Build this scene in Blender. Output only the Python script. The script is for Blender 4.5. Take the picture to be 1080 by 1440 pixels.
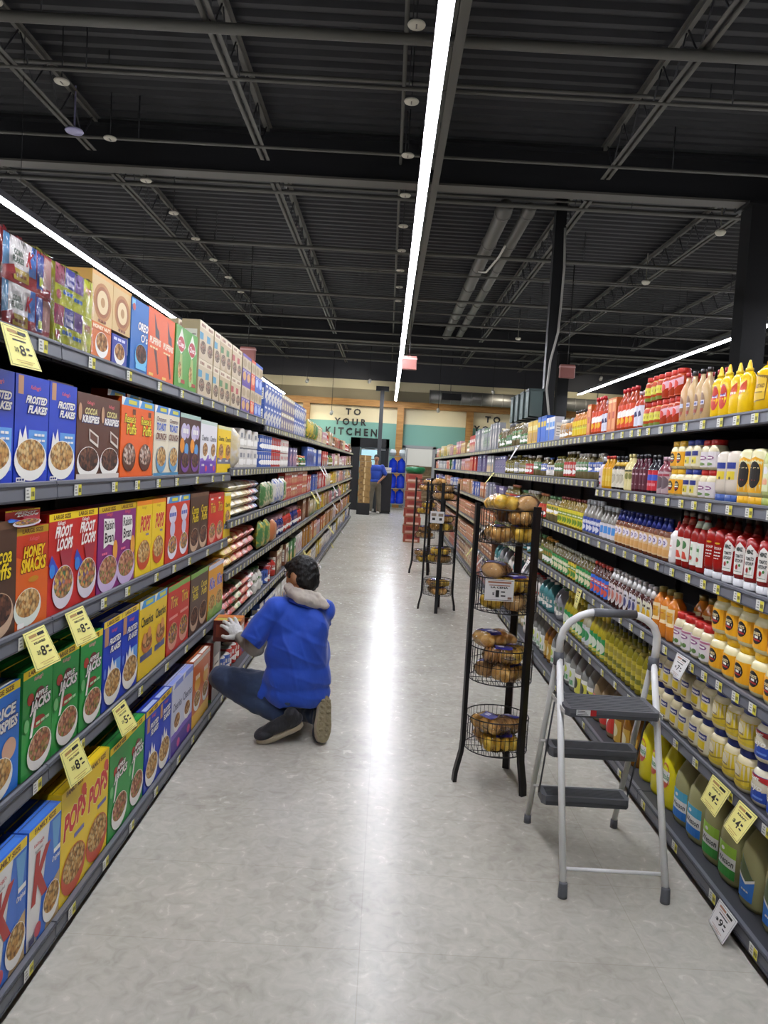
import bpy, math, random
from mathutils import Matrix, Vector, Euler, noise
random.seed(11)
S = bpy.context.scene
for o in list(bpy.data.objects): bpy.data.objects.remove(o)
COL = S.collection
R = math.radians
# ---------------------------------------------------------------- camera, world, lights, exposure
cam = bpy.data.cameras.new('camera'); cam.sensor_fit = 'VERTICAL'; cam.sensor_height = 36.0; cam.lens = 27.0
cam.clip_start = .05; cam.clip_end = 200
co = bpy.data.objects.new('camera', cam); COL.objects.link(co); S.camera = co
co.matrix_world = Matrix.Translation((0, 0, 1.5)) @ Matrix.Rotation(R(.05), 4, 'Z') @ Matrix.Rotation(R(90 - 3.55), 4, 'X') @ Matrix.Rotation(R(3.3), 4, 'Z')
S.view_settings.view_transform = 'Standard'; S.view_settings.look = 'None'
S.view_settings.gamma = 1; S.view_settings.use_curve_mapping = False
S.view_settings.exposure = 0.0
w = bpy.data.worlds.new('world'); S.world = w; w.use_nodes = True
w.node_tree.nodes['Background'].inputs[0].default_value = (.8, .85, 1, 1)
w.node_tree.nodes['Background'].inputs[1].default_value = .12
STRIP = 98.0           # emission of the linear lamps
# ---------------------------------------------------------------- helpers
def lin(h):
    h = h.lstrip('#'); v = [int(h[i:i + 2], 16) / 255 for i in (0, 2, 4)]
    return tuple(c / 12.92 if c <= .04045 else ((c + .055) / 1.055) ** 2.4 for c in v) + (1,)
MATS = {}
def M(col, rough=.42, metal=0, kind='', **kw):
    """procedural material by colour; kind adds a surface texture"""
    key = (col, rough, metal, kind) + tuple(sorted(kw.items()))
    if key in MATS: return MATS[key]
    m = bpy.data.materials.new(('m_' + kind + '_' + col) if kind else 'm_' + col); m.use_nodes = True
    nt = m.node_tree; b = nt.nodes['Principled BSDF']
    b.inputs['Base Color'].default_value = lin(col); b.inputs['Roughness'].default_value = rough; b.inputs['Metallic'].default_value = metal
    N = lambda t: nt.nodes.new(t)
    L = nt.links.new
    def coords(sc=None):
        c = N('ShaderNodeTexCoord'); 
        if not sc: return c.outputs['Object']
        mp = N('ShaderNodeMapping'); mp.inputs['Scale'].default_value = sc; L(c.outputs['Object'], mp.inputs['Vector']); return mp.outputs['Vector']
    def ramp(src, *stops):
        r = N('ShaderNodeValToRGB'); e = r.color_ramp.elements
        while len(e) < len(stops): e.new(.5)
        for i, (p, c) in enumerate(stops): e[i].position = p; e[i].color = lin(c)
        L(src, r.inputs[0]); return r.outputs[0]
    def bump(src, st, dist=.002):
        bp = N('ShaderNodeBump'); bp.inputs['Strength'].default_value = st; bp.inputs['Distance'].default_value = dist
        L(src, bp.inputs['Height']); L(bp.outputs[0], b.inputs['Normal'])
    def noisetex(scale, det=3, vec=None):
        n = N('ShaderNodeTexNoise'); n.inputs['Scale'].default_value = scale; n.inputs['Detail'].default_value = det
        L(vec or coords(), n.inputs['Vector']); return n.outputs[0]
    if kind == 'cereal':                       # pieces of cereal in a bowl
        v = N('ShaderNodeTexVoronoi'); v.inputs['Scale'].default_value = kw.get('scale', 75); L(coords(), v.inputs['Vector'])
        s = N('ShaderNodeSeparateColor'); L(v.outputs['Color'], s.inputs[0])
        c1 = ramp(s.outputs[0], (0, kw['c1']), (.4, col), (.75, kw['c2']), (1, kw.get('c3', col)))
        c2 = ramp(v.outputs['Distance'], (0, 'ffffff'), (.45, 'e0dcd6'), (.8, '5a4432'))
        mx = N('ShaderNodeMix'); mx.data_type = 'RGBA'; mx.blend_type = 'MULTIPLY'; mx.inputs[0].default_value = .8
        L(c1, mx.inputs[6]); L(c2, mx.inputs[7]); L(mx.outputs[2], b.inputs['Base Color'])
    elif kind == 'mottle':                     # a colour that varies softly over the thing
        L(ramp(noisetex(kw.get('scale', 14), 4), (.3, kw['c1']), (.5, col), (.7, kw['c2'])), b.inputs['Base Color'])
    elif kind == 'fabric':
        L(ramp(noisetex(6, 3), (.3, kw['c1']), (.7, col)), b.inputs['Base Color'])
        bump(noisetex(kw.get('scale', 9), 4, coords((1, 1, .45))), kw.get('b', .5), .02)
        b.inputs['Sheen Weight'].default_value = .2
    elif kind == 'crinkle':
        bump(noisetex(kw.get('scale', 28), 3), .8, .012)
        if 'c1' in kw: L(ramp(noisetex(22, 2), (.4, kw['c1']), (.55, col)), b.inputs['Base Color'])
    elif kind == 'hair':
        bump(noisetex(60, 3, coords((1, 1, .25))), .8, .01)
    elif kind == 'kraft':
        L(ramp(noisetex(8, 5), (.35, kw['c1']), (.65, col)), b.inputs['Base Color'])
    elif kind == 'floor':
        b.inputs['Specular IOR Level'].default_value = .19
        c = coords(); a = noisetex(2.2, 8, c); d = N('ShaderNodeTexNoise'); d.inputs['Scale'].default_value = 20; d.inputs['Detail'].default_value = 8
        d.inputs['Distortion'].default_value = 1.1; L(c, d.inputs['Vector'])
        ad = N('ShaderNodeMath'); ad.operation = 'MULTIPLY_ADD'; ad.inputs[1].default_value = .55; L(d.outputs[0], ad.inputs[0]); 
        hf = N('ShaderNodeMath'); hf.operation = 'MULTIPLY'; hf.inputs[1].default_value = .45; L(a, hf.inputs[0]); L(hf.outputs[0], ad.inputs[2])
        colr = ramp(ad.outputs[0], (.3, 'a29d92'), (.44, 'b2aea3'), (.54, 'bab6ab'), (.7, 'c6c2b7'))
        br = N('ShaderNodeTexBrick'); br.offset = 0; br.inputs['Scale'].default_value = 1; br.inputs['Brick Width'].default_value = .914; br.inputs['Row Height'].default_value = .457
        br.inputs['Mortar Size'].default_value = .0022; br.inputs['Mortar Smooth'].default_value = .6
        br.inputs['Color1'].default_value = (1, 1, 1, 1); br.inputs['Color2'].default_value = (.965, .965, .96, 1); br.inputs['Mortar'].default_value = (.84, .83, .81, 1)
        L(c, br.inputs['Vector'])
        mx = N('ShaderNodeMix'); mx.data_type = 'RGBA'; mx.blend_type = 'MULTIPLY'; mx.inputs[0].default_value = 1
        L(colr, mx.inputs[6]); L(br.outputs[0], mx.inputs[7]); L(mx.outputs[2], b.inputs['Base Color'])
        rr = N('ShaderNodeMapRange'); rr.inputs[3].default_value = .18; rr.inputs[4].default_value = .32; L(d.outputs[0], rr.inputs[0]); L(rr.outputs[0], b.inputs['Roughness'])
        bump(noisetex(1.4, 2, c), .05, .02)
    elif kind == 'wood':
        L(ramp(noisetex(4, 6, coords((.6, 6, 6))), (.3, kw['c1']), (.7, col)), b.inputs['Base Color'])
    elif kind == 'sole':
        v = N('ShaderNodeTexVoronoi'); v.inputs['Scale'].default_value = 55; L(coords(), v.inputs['Vector'])
        bump(v.outputs['Distance'], 1, .006)
    elif kind == 'glow':
        b.inputs['Emission Color'].default_value = lin(col); b.inputs['Emission Strength'].default_value = kw['e']
    elif kind == 'oil':                        # bottle filled with a see-through liquid
        b.inputs['Transmission Weight'].default_value = kw.get('t', .35); b.inputs['IOR'].default_value = 1.2
    elif kind == 'film':                       # thin clear plastic
        tr = N('ShaderNodeBsdfTransparent'); gl = N('ShaderNodeBsdfGlossy'); gl.inputs['Roughness'].default_value = .12
        mx = N('ShaderNodeMixShader'); fr = N('ShaderNodeFresnel'); fr.inputs[0].default_value = kw.get('ior', 1.4)
        v = noisetex(14, 3); bp = N('ShaderNodeBump'); bp.inputs['Strength'].default_value = .9; bp.inputs['Distance'].default_value = .03
        L(v, bp.inputs['Height']); L(bp.outputs[0], gl.inputs['Normal']); L(bp.outputs[0], fr.inputs['Normal'])
        df = N('ShaderNodeBsdfTranslucent'); df.inputs[0].default_value = (.9, .88, .9, 1); m2 = N('ShaderNodeMixShader'); m2.inputs[0].default_value = kw.get('t', .14); L(tr.outputs[0], m2.inputs[1]); L(df.outputs[0], m2.inputs[2])
        L(fr.outputs[0], mx.inputs[0]); L(m2.outputs[0], mx.inputs[1]); L(gl.outputs[0], mx.inputs[2])
        L(mx.outputs[0], nt.nodes['Material Output'].inputs['Surface'])
    MATS[key] = m; return m
P = lambda c, r=.28: M(c, r)                    # plastic
def asmat(c): return M(c) if isinstance(c, str) else c

TXT = {}
BARS = set('Crunchy|flakes of corn|puffs|NEW|heart|raisins|corn|CLUSTERS|RINGS|oats|bars|VARIETY|pack|honey|charms|peanut butter|crunchy sweetened|Jumbo|x'.split('|'))
def text_geo(s, off=0.0):
    """flat letters scaled to the unit square"""
    k = (s, off)
    if k in TXT: return TXT[k]
    c = bpy.data.curves.new('t', 'FONT'); c.body = s; c.resolution_u = 2; c.offset = off; c.fill_mode = 'FRONT'; c.space_character = 1.0
    o = bpy.data.objects.new('t', c); COL.objects.link(o)
    dg = bpy.context.evaluated_depsgraph_get(); me = bpy.data.meshes.new_from_object(o.evaluated_get(dg))
    vs = [v.co.copy() for v in me.vertices]; fs = [tuple(p.vertices) for p in me.polygons]
    bpy.data.objects.remove(o); bpy.data.curves.remove(c); bpy.data.meshes.remove(me)
    if not vs: TXT[k] = ([], []); return TXT[k]
    x0, x1 = min(v.x for v in vs), max(v.x for v in vs); y0, y1 = min(v.y for v in vs), max(v.y for v in vs)
    TXT[k] = ([((v.x - x0) / (x1 - x0 or 1), (v.y - y0) / (y1 - y0 or 1)) for v in vs], fs); return TXT[k]

class MB:
    """collects shapes for ONE mesh"""
    def __init__(s): s.v = []; s.f = []; s.m = []; s.sm = []; s.mats = []
    def mi(s, mat):
        mat = asmat(mat)
        if mat not in s.mats: s.mats.append(mat)
        return s.mats.index(mat)
    def add(s, vs, fs, mat, smooth=False):
        n = len(s.v); i = s.mi(mat); s.v += [tuple(v) for v in vs]
        for f in fs: s.f.append(tuple(a + n for a in f)); s.m.append(i); s.sm.append(smooth)
    def box(s, lo, hi, mat, mtx=None, ch=0):
        x0, y0, z0 = lo; x1, y1, z1 = hi
        if ch:                                  # chamfered along z edges and top
            pts = [(x0 + ch, y0), (x1 - ch, y0), (x1, y0 + ch), (x1, y1 - ch), (x1 - ch, y1), (x0 + ch, y1), (x0, y1 - ch), (x0, y0 + ch)]
            cx, cy = (x0 + x1) / 2, (y0 + y1) / 2
            kx, ky = 1 - 2 * ch / (x1 - x0), 1 - 2 * ch / (y1 - y0)
            inn = [(cx + (a - cx) * kx, cy + (b - cy) * ky) for a, b in pts]
            vs = [(a, b, z0) for a, b in inn] + [(a, b, z0 + ch) for a, b in pts] + [(a, b, z1 - ch) for a, b in pts] + [(a, b, z1) for a, b in inn]
            fs = [tuple(range(7, -1, -1)), tuple(range(24, 32))]
            for k in range(3):
                for i in range(8): j = (i + 1) % 8; fs.append((k * 8 + i, k * 8 + j, k * 8 + 8 + j, k * 8 + 8 + i))
        else:
            vs = [(x0, y0, z0), (x1, y0, z0), (x1, y1, z0), (x0, y1, z0), (x0, y0, z1), (x1, y0, z1), (x1, y1, z1), (x0, y1, z1)]
            fs = [(3, 2, 1, 0), (4, 5, 6, 7), (0, 1, 5, 4), (1, 2, 6, 5), (2, 3, 7, 6), (3, 0, 4, 7)]
        if mtx: vs = [mtx @ Vector(v) for v in vs]
        s.add(vs, fs, mat)
    def prism(s, pts, z0, z1, mat, mtx=None):   # outline in xy, raised along z
        n = len(pts); vs = [(x, y, z0) for x, y in pts] + [(x, y, z1) for x, y in pts]
        fs = [tuple(range(n - 1, -1, -1)), tuple(range(n, 2 * n))] + [(i, (i + 1) % n, n + (i + 1) % n, n + i) for i in range(n)]
        if mtx: vs = [mtx @ Vector(v) for v in vs]
        s.add(vs, fs, mat)
    def tube(s, pts, r, mat, n=8, closed=False, flat=1.0):
        pts = [Vector(p) for p in pts]; rings = []; N = len(pts); up = None
        for i, p in enumerate(pts):
            a = pts[i - 1] if (i or closed) else p; b = pts[(i + 1) % N] if (i < N - 1 or closed) else p
            t = (b - a).normalized()
            if up is None: up = t.orthogonal().normalized()
            up = (up - t * up.dot(t)).normalized(); sd = t.cross(up)
            rr = r[i] if isinstance(r, (list, tuple)) else r
            rings.append([p + (up * math.cos(2 * math.pi * k / n) + sd * math.sin(2 * math.pi * k / n) * flat) * rr for k in range(n)])
        vs = [v for g in rings for v in g]; fs = []
        for i in range(N if closed else N - 1):
            j = (i + 1) % N
            for k in range(n): l = (k + 1) % n; fs.append((i * n + k, i * n + l, j * n + l, j * n + k))
        if not closed: fs += [tuple(range(n - 1, -1, -1)), tuple(range((N - 1) * n, N * n))]
        s.add(vs, fs, mat, True)
    def lathe(s, prof, mat, n=16, sx=1, sy=1, p=2.0, c=(0, 0, 0), a0=0, a1=2 * math.pi, eps=0):
        full = a1 - a0 > 6.28; cnt = n if full else n + 1; vs = []; fs = []
        for r, z in prof:
            for k in range(cnt):
                a = a0 + (a1 - a0) * k / n; vs.append(sup(r + eps, a, sx, sy, p, z, c))
        for i in range(len(prof) - 1):
            for k in range(n): l = (k + 1) % cnt; fs.append((i * cnt + k, i * cnt + l, (i + 1) * cnt + l, (i + 1) * cnt + k))
        if full:
            if prof[0][0] > .0005: fs.append(tuple(range(cnt - 1, -1, -1)))
            if prof[-1][0] > .0005: fs.append(tuple(range((len(prof) - 1) * cnt, len(prof) * cnt)))
        s.add(vs, fs, mat, True)
    def ell(s, c, rad, mat, n=12, m=8, mtx=None, jit=0):
        vs = [(0, 0, -1)]
        for i in range(1, m):
            t = -math.pi / 2 + math.pi * i / m
            for k in range(n): a = 2 * math.pi * k / n; vs.append((math.cos(t) * math.cos(a), math.cos(t) * math.sin(a), math.sin(t)))
        vs.append((0, 0, 1)); fs = [(0, 1 + (k + 1) % n, 1 + k) for k in range(n)]
        for i in range(m - 2):
            for k in range(n): l = (k + 1) % n; b = 1 + i * n; fs.append((b + k, b + l, b + n + l, b + n + k))
        b = 1 + (m - 2) * n; fs += [(b + k, b + (k + 1) % n, len(vs) - 1) for k in range(n)]
        out = []
        for v in vs:
            v = Vector(v)
            if jit: v *= 1 + jit * noise.noise(v * 2.3 + Vector(c) * 7)
            v = Vector((v.x * rad[0], v.y * rad[1], v.z * rad[2]))
            if mtx: v = mtx @ v
            out.append(v + Vector(c))
        s.add(out, fs, mat, True)
    def pillow(s, w, d, h, mat, c=(0, 0, 0), n=12, m=8, jit=.18, seed=0, rz=0, tilt=0, pinch=.5, pw=4, ex=.5):
        """soft filled bag lying flat: length w (x), depth d (y), height h"""
        vs = []; fs = []; rm = Euler((0, tilt, rz)).to_matrix()
        for side in (1, -1):
            for i in range(m + 1):
                for k in range(n + 1):
                    u = -1 + 2 * k / n; v = -1 + 2 * i / m
                    e = max(0, (1 - abs(u) ** pw) * (1 - abs(v) ** pw)) ** ex
                    z = side * e * h / 2 * (1 + jit * noise.noise(Vector((u * 2.1 + seed, v * 2.1, side))))
                    x = u * w / 2 * (1 - pinch * .12 * v * v); y = v * d / 2 * (1 - pinch * .18 * u * u)
                    vs.append(rm @ Vector((x, y, z)) + Vector(c))
        q = (n + 1) * (m + 1)
        for i in range(m):
            for k in range(n):
                a = i * (n + 1) + k; fs.append((a, a + 1, a + n + 2, a + n + 1)); fs.append((q + a, q + a + n + 1, q + a + n + 2, q + a + 1))
        s.add(vs, fs, mat, True)
    def paint(s, ops, mapf, lod=0, cols=1):
        """flat artwork: ops in unit square, mapf(u, v, layer) puts a point on the surface"""
        k = 0
        for op in ops:
            t = op[0]; k += 1
            if t == 'r' or t == 'p4':
                _, x0, y0, x1, y1, c = op[:6]; sh = op[6] if len(op) > 6 else 0
                n = max(1, int(math.ceil((x1 - x0) * cols))); vs = []; 
                for i in range(n + 1):
                    u = x0 + (x1 - x0) * i / n; vs += [mapf(u, y0, k), mapf(u + sh, y1, k)]
                s.add(vs, [(2 * i, 2 * i + 2, 2 * i + 3, 2 * i + 1) for i in range(n)], c)
            elif t == 'p' and cols > 1:
                pt = op[1]; u0 = min(q[0] for q in pt); u1 = max(q[0] for q in pt); us = sorted(set([round(u0 + (u1 - u0) * i / 8, 4) for i in range(9)] + [round(q[0], 4) for q in pt])); pr = None
                for u in us:
                    uu = min(max(u, u0 + 1e-4), u1 - 1e-4); hit = []
                    for i in range(len(pt)):
                        a, b = pt[i], pt[(i + 1) % len(pt)]
                        if (a[0] - uu) * (b[0] - uu) <= 0 and a[0] != b[0]: hit.append(a[1] + (b[1] - a[1]) * (uu - a[0]) / (b[0] - a[0]))
                    if not hit: continue
                    lo_, hi_ = min(hit), max(hit); cur = [mapf(u, lo_ + (hi_ - lo_) * j / 3, k) for j in range(4)]
                    if pr:
                        for j in range(3): s.add([pr[j], cur[j], cur[j + 1], pr[j + 1]], [(0, 1, 2, 3)], op[2])
                    pr = cur
            elif t == 'p':
                s.add([mapf(u, v, k) for u, v in op[1]], [tuple(range(len(op[1])))], op[2])
            elif t in 'eb':
                _, cx, cy, rx, ry, c = op[:6]
                def strip(rx, ry, c, k, cut=-1.0):
                    n = (6 if lod else 12) if cols == 1 else max(8, int(2 * rx * cols) + 4); vs = []
                    for i in range(n + 1):
                        a = math.pi * i / n; u = -math.cos(a); h = math.sin(a)
                        vs += [mapf(cx + u * rx, cy - h * ry, k), mapf(cx + u * rx, cy + min(h, h if cut < -.5 else cut) * ry, k)]
                    s.add(vs, [(2 * i, 2 * i + 2, 2 * i + 3, 2 * i + 1) for i in range(n)], c)
                if t == 'e': strip(rx, ry, c, k)
                else:                           # bowl: outer bowl, then the heap of cereal in it
                    strip(rx, ry, c, k)
                    cy += ry * .22; strip(rx * .88, ry * .74, op[6], k + 1); k += 1
            elif t == 't' and op[1] in BARS:      # small print too blurred to read
                _, st, x0, y0, x1, y1, c = op[:7]; q = len(st); g = 3
                for i in range(g):
                    u0 = x0 + (x1 - x0) * i / g; s.add([mapf(u, v, k) for u, v in ((u0, y0 + (y1 - y0) * .15), (u0 + (x1 - x0) * .27, y0 + (y1 - y0) * .15), (u0 + (x1 - x0) * .27, y0 + (y1 - y0) * .8), (u0, y0 + (y1 - y0) * .8))], [(0, 1, 2, 3)], c)
            elif t == 'tv':
                _, st, x0, y0, x1, y1, c, oc = op
                for off, cc in ((.1, oc), (.05, c)):
                    vs, fs = text_geo(st, off); s.add([mapf(x0 + (x1 - x0) * (1 - b), y0 + (y1 - y0) * a, k) for a, b in vs], fs, cc); k += 1
            elif t == 't' and lod < 2:
                _, st, x0, y0, x1, y1, c = op[:7]; sh = op[7] if len(op) > 7 else 0; oc = op[8] if len(op) > 8 else None
                rise = op[9] if len(op) > 9 else 0
                for off, cc in (((.085 if st.isupper() else .06, oc),) if oc else ()) + ((.045 if st.isupper() else .02, c),):
                    vs, fs = text_geo(st, off); e = .015 if off > .05 else 0
                    s.add([mapf(x0 - e + (x1 - x0 + 2 * e) * a + sh * b, y0 - e * .6 + (y1 - y0 + 1.2 * e) * b + rise * a, k) for a, b in vs], fs, cc); k += 1
    def mesh(s, name='mesh'):
        me = bpy.data.meshes.new(name); me.from_pydata(s.v, [], s.f)
        for m in s.mats: me.materials.append(m)
        me.polygons.foreach_set('material_index', s.m); me.polygons.foreach_set('use_smooth', s.sm); me.update(); return me
def sup(r, a, sx, sy, p, z, c=(0, 0, 0)):
    ca, sa = math.cos(a), math.sin(a); k = 1.0 if p == 2 else (abs(ca) ** p + abs(sa) ** p) ** (-1 / p)
    return (c[0] + r * k * ca * sx, c[1] + r * k * sa * sy, c[2] + z)

LABELS = set()
def tag(o, label, cat, group=None):
    o['label'] = label; o['category'] = cat
    if group: o['group'] = group
    return o
def link(name, data, parent=None, loc=None, rz=0):
    o = bpy.data.objects.new(name, data); COL.objects.link(o)
    if parent: o.parent = parent
    if loc: o.location = loc
    if rz: o.rotation_euler = (0, 0, rz)
    return o
def thing(name, label, cat, loc=(0, 0, 0), rz=0, group=None): return tag(link(name, None, None, loc, rz), label, cat, group)
def part(name, mb, parent, label=None):
    o = link(name, mb.mesh(name) if isinstance(mb, MB) else mb, parent)
    if label: o['label'] = label
    return o
def struct(name, mb, label=None):
    o = link(name, mb.mesh(name)); o['kind'] = 'structure'; o['label'] = label or name.replace('_', ' '); o['category'] = name.split('_')[0]; return o
ORD = 'first second third fourth fifth sixth seventh eighth ninth tenth eleventh twelfth thirteenth fourteenth fifteenth sixteenth seventeenth eighteenth nineteenth twentieth'.split()
def ordn(n):
    if n <= 20: return ORD[n - 1]
    return '%d%s' % (n, 'th' if 10 < n % 100 < 14 else {1: 'st', 2: 'nd', 3: 'rd'}.get(n % 10, 'th'))
# ---------------------------------------------------------------- the shell
STEEL = M('2c2c30', .55); DARK = M('17171a', .6); BLK = M('101012', .45)
mb = MB(); mb.box((-16, -4, -.1), (16, 27.6, 0), M('aeaba2', .3, kind='floor')); struct('floor', mb, 'pale grey mottled vinyl tile floor with a soft shine')
mb = MB(); n = 0; y = -4.0; pts = []
while y < 27.6: pts += [(y, 5.5), (y + .075, 5.5), (y + .105, 5.45), (y + .175, 5.45)]; y += .205
vs = []; fs = []
for y, z in pts: vs += [(-16, y, z), (16, y, z)]
fs = [(2 * i, 2 * i + 1, 2 * i + 3, 2 * i + 2) for i in range(len(pts) - 1)]
mb.add(vs, fs, M('27272a', .62)); mb.box((-16, -4, 5.6), (16, 27.6, 5.7), DARK); struct('ceiling', mb, 'dark corrugated metal roof deck')
mb = MB(); CREAM = M('d6cba6', .7); TEAL = M('71a093', .7)
for (x0, x1, z0, z1) in ((-16, .6, 0, 2.95), (1.6, 16, 0, 2.95), (.6, 1.6, 2.12, 2.95)): mb.box((x0, 27.3, z0), (x1, 27.5, z1), TEAL)
mb.box((-16, 27.3, 2.95), (16, 27.5, 3.7), CREAM); mb.box((-16, 27.3, 3.7), (16, 27.5, 4.1), M('8d8368', .7)); mb.box((-16, 27.28, 4.1), (16, 27.5, 4.42), CREAM); mb.box((-16, 27.3, 4.42), (16, 27.5, 5.6), M('3a3a3e', .7))  # grey-brown band: shadow under the soffit, put into the wall colour
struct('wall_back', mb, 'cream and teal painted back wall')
mb = MB(); mb.box((-16.2, -4, 0), (-16, 27.6, 5.7), M('55554f', .7)); struct('wall_left', mb)
mb = MB(); mb.box((16, -4, 0), (16.2, 27.6, 5.7), M('55554f', .7)); struct('wall_right', mb)
mb = MB(); mb.box((-16, -4.2, 0), (16, -4, 5.7), M('55554f', .7)); struct('wall_front', mb)
WOOD = M('b98a4a', .6, kind='wood', c1='96672f')
mb = MB(); mb.box((-16, 27.05, 3.5), (16, 27.27, 3.72), WOOD); struct('beam_1', mb, 'light timber beam running along the back wall')
for i, x in enumerate((-11.2, -7.1, -2.95, .36, 2.8, 6.6, 10.6)):
    mb = MB(); mb.box((x - .12, 27.06, 0 if x != .36 else 0), (x + .12, 27.28, 3.5), WOOD); struct('pillar_%d' % (i + 1), mb, '%s timber post of the back wall from the left' % ordn(i + 1))
# doorway in the back wall with the bright stock room behind it
mb = MB(); FR = M('8b8d8f', .4)
mb.box((.52, 27.2, 0), (.62, 27.5, 2.2), FR); mb.box((1.58, 27.2, 0), (1.68, 27.5, 2.2), FR); mb.box((.52, 27.2, 2.12), (1.68, 27.5, 2.22), FR); struct('door_1', mb, 'grey metal frame of the open stock room doorway')
mb = MB(); WH = M('dcdad6', .6)
mb.box((-.6, 27.5, -.1), (3.4, 31, 0), WH); mb.box((-.6, 31, 0), (3.4, 31.1, 3), WH); mb.box((-.7, 27.5, 0), (-.6, 31, 3), WH); mb.box((3.4, 27.5, 0), (3.5, 31, 3), WH); mb.box((-.6, 27.5, 3), (3.4, 31, 3.1), WH); struct('room_1', mb, 'white stock room behind the open doorway')
# ---------------------------------------------------------------- long linear lamps
GLOW = M('f4f6ff', kind='glow', e=STRIP)
def strip_lamp(x, y0, y1, label, z=3.7):
    t = thing('linear_lamp', label, 'ceiling light', (x, y0, z), 0, 'long linear lamps over the aisles')
    h = MB(); L_ = y1 - y0
    h.box((-.04, 0, .012), (.04, L_, .075), M('6a6a6e', .5)); k = 0
    while k < L_: h.box((-.042, k, .01), (.042, k + .02, .078), M('8a8a90', .4)); k += 2.44
    part('housing', h, t)
    d = MB(); d.box((-.036, 0, 0), (.036, L_, .014), GLOW); part('diffuser', d, t)
    k = 1.2
    while k < L_: wq = MB(); wq.tube([(0, k, .07), (0, k, 1.749)], .003, BLK, 5); part('suspension_wire', wq, t); k += 3.66
    return t
strip_lamp(.155, -3, 26.6, 'long bright linear lamp hung over the middle of the aisle')
strip_lamp(-3.66, -1, 26.4, 'linear lamp beyond the cereal shelves, seen above the left shelf boxes')
strip_lamp(5.12, 2.0, 21.2, 'linear lamp over the next aisle, seen above the mustard bottles')
strip_lamp(-7.4, 0, 24, 'linear lamp of the second aisle to the left, hidden behind shelves')
strip_lamp(9.4, 0, 24, 'linear lamp of the second aisle to the right, hidden behind shelves')
# ---------------------------------------------------------------- roof steel
def girder(y, idx):
    mb = MB(); mb.box((-16, y - .11, 4.86), (16, y + .11, 4.885), M('55524c', .6)); mb.box((-16, y - .11, 5.36), (16, y + .11, 5.385), DARK); mb.box((-16, y - .012, 4.88), (16, y + .012, 5.37), DARK)  # bottom flange in a paler colour, standing in for light on black steel
    o = struct('beam_%d' % idx, mb, ('nearer' if y < 15 else 'farther') + ' deep black steel girder spanning the shop')
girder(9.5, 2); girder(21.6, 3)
JM = M('57554f', .6)
def joist(x, y0, y1, label):
    t = thing('roof_joist', label, 'joist', (x, y0, 4.98), 0, 'open web steel roof joists'); L_ = y1 - y0
    a = MB()
    for s in (-1, 1): a.box((s * .012 - (.042 if s < 0 else 0), 0, 0), (s * .012 + (.042 if s > 0 else 0), L_, .008), JM); a.box((s * .018 - .003, 0, 0), (s * .018 + .003, L_, .04), JM)
    part('bottom_chord', a, t)
    b = MB(); b.box((-.05, -.1, .41), (.05, L_ + .1, .418), JM); b.box((-.02, -.1, .37), (.02, L_ + .1, .41), JM); part('top_chord', b, t)
    c = MB(); p = []; k = 0; nn = int(L_ / .3)
    for i in range(nn + 1): p.append((0, L_ * i / nn, .02 if i % 2 else .4))
    for i in range(nn): c.tube([p[i], p[i + 1]], .009, STEEL, 4)
    part('web', c, t)
for i, x in enumerate((-9.6, -7.65, -5.65, -3.68, -1.64, .36, 2.36, 4.4, 6.5, 8.6)):
    joist(x, -2.8, 9.26, '%s roof joist from the left, in front of the girder' % ordn(i + 1))
    joist(x, 10.0, 21.3, '%s roof joist from the left, behind the girder' % ordn(i + 1))
    joist(x, 21.9, 27.2, '%s roof joist from the left, nearest the back wall' % ordn(i + 1))
for i, (y, z, r) in enumerate(((6.42, 4.93, .045), (7.35, 4.98, .018), (7.9, 5.3, .02), (8.85, 4.97, .018), (10.3, 4.98, .03), (10.9, 5.27, .018), (12.75, 4.95, .03), (14.1, 4.96, .018), (15.2, 5.27, .018), (16.2, 4.95, .03), (17.6, 4.96, .018), (18.9, 4.96, .03), (20.6, 4.95, .025), (22.6, 4.95, .03), (24.4, 5.0, .03), (25.6, 4.9, .04))):
    mb = MB(); mb.tube([(-16, y, z), (16, y, z)], r, JM, 8); k = -15
    while k < 16: mb.tube([(k, y, z), (k, y, 5.449)], .007, STEEL, 4); k += 3
    tag(link('cross_pipe', mb.mesh()), 'dark pipe crossing under the roof deck, %s from the near end' % ordn(i + 1), 'pipe', 'pipes crossing under the roof')
mb = MB(); mb.tube([(-.05, 3, 5.12), (-.05, 27, 5.12)], .02, JM, 6); k = 3.5
while k < 27: mb.tube([(-.05, k, 5.12), (-.05, k, 5.449)], .006, STEEL, 4); k += 3
tag(link('conduit', mb.mesh()), 'thin conduit running along the aisle beside the middle lamp', 'pipe')
mb = MB(); mb.box((.33, 1, 4.8), (.41, 21, 4.815), JM); mb.box((.335, 1, 4.815), (.345, 21, 4.86), JM); mb.box((.395, 1, 4.815), (.405, 21, 4.86), JM)
for k in range(2, 21, 3): mb.tube([(.34, k, 4.85), (.34, k, 5.449)], .004, BLK, 4)
tag(link('cable_tray', mb.mesh()), 'narrow dark cable tray beside the middle lamp', 'cable tray')
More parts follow.
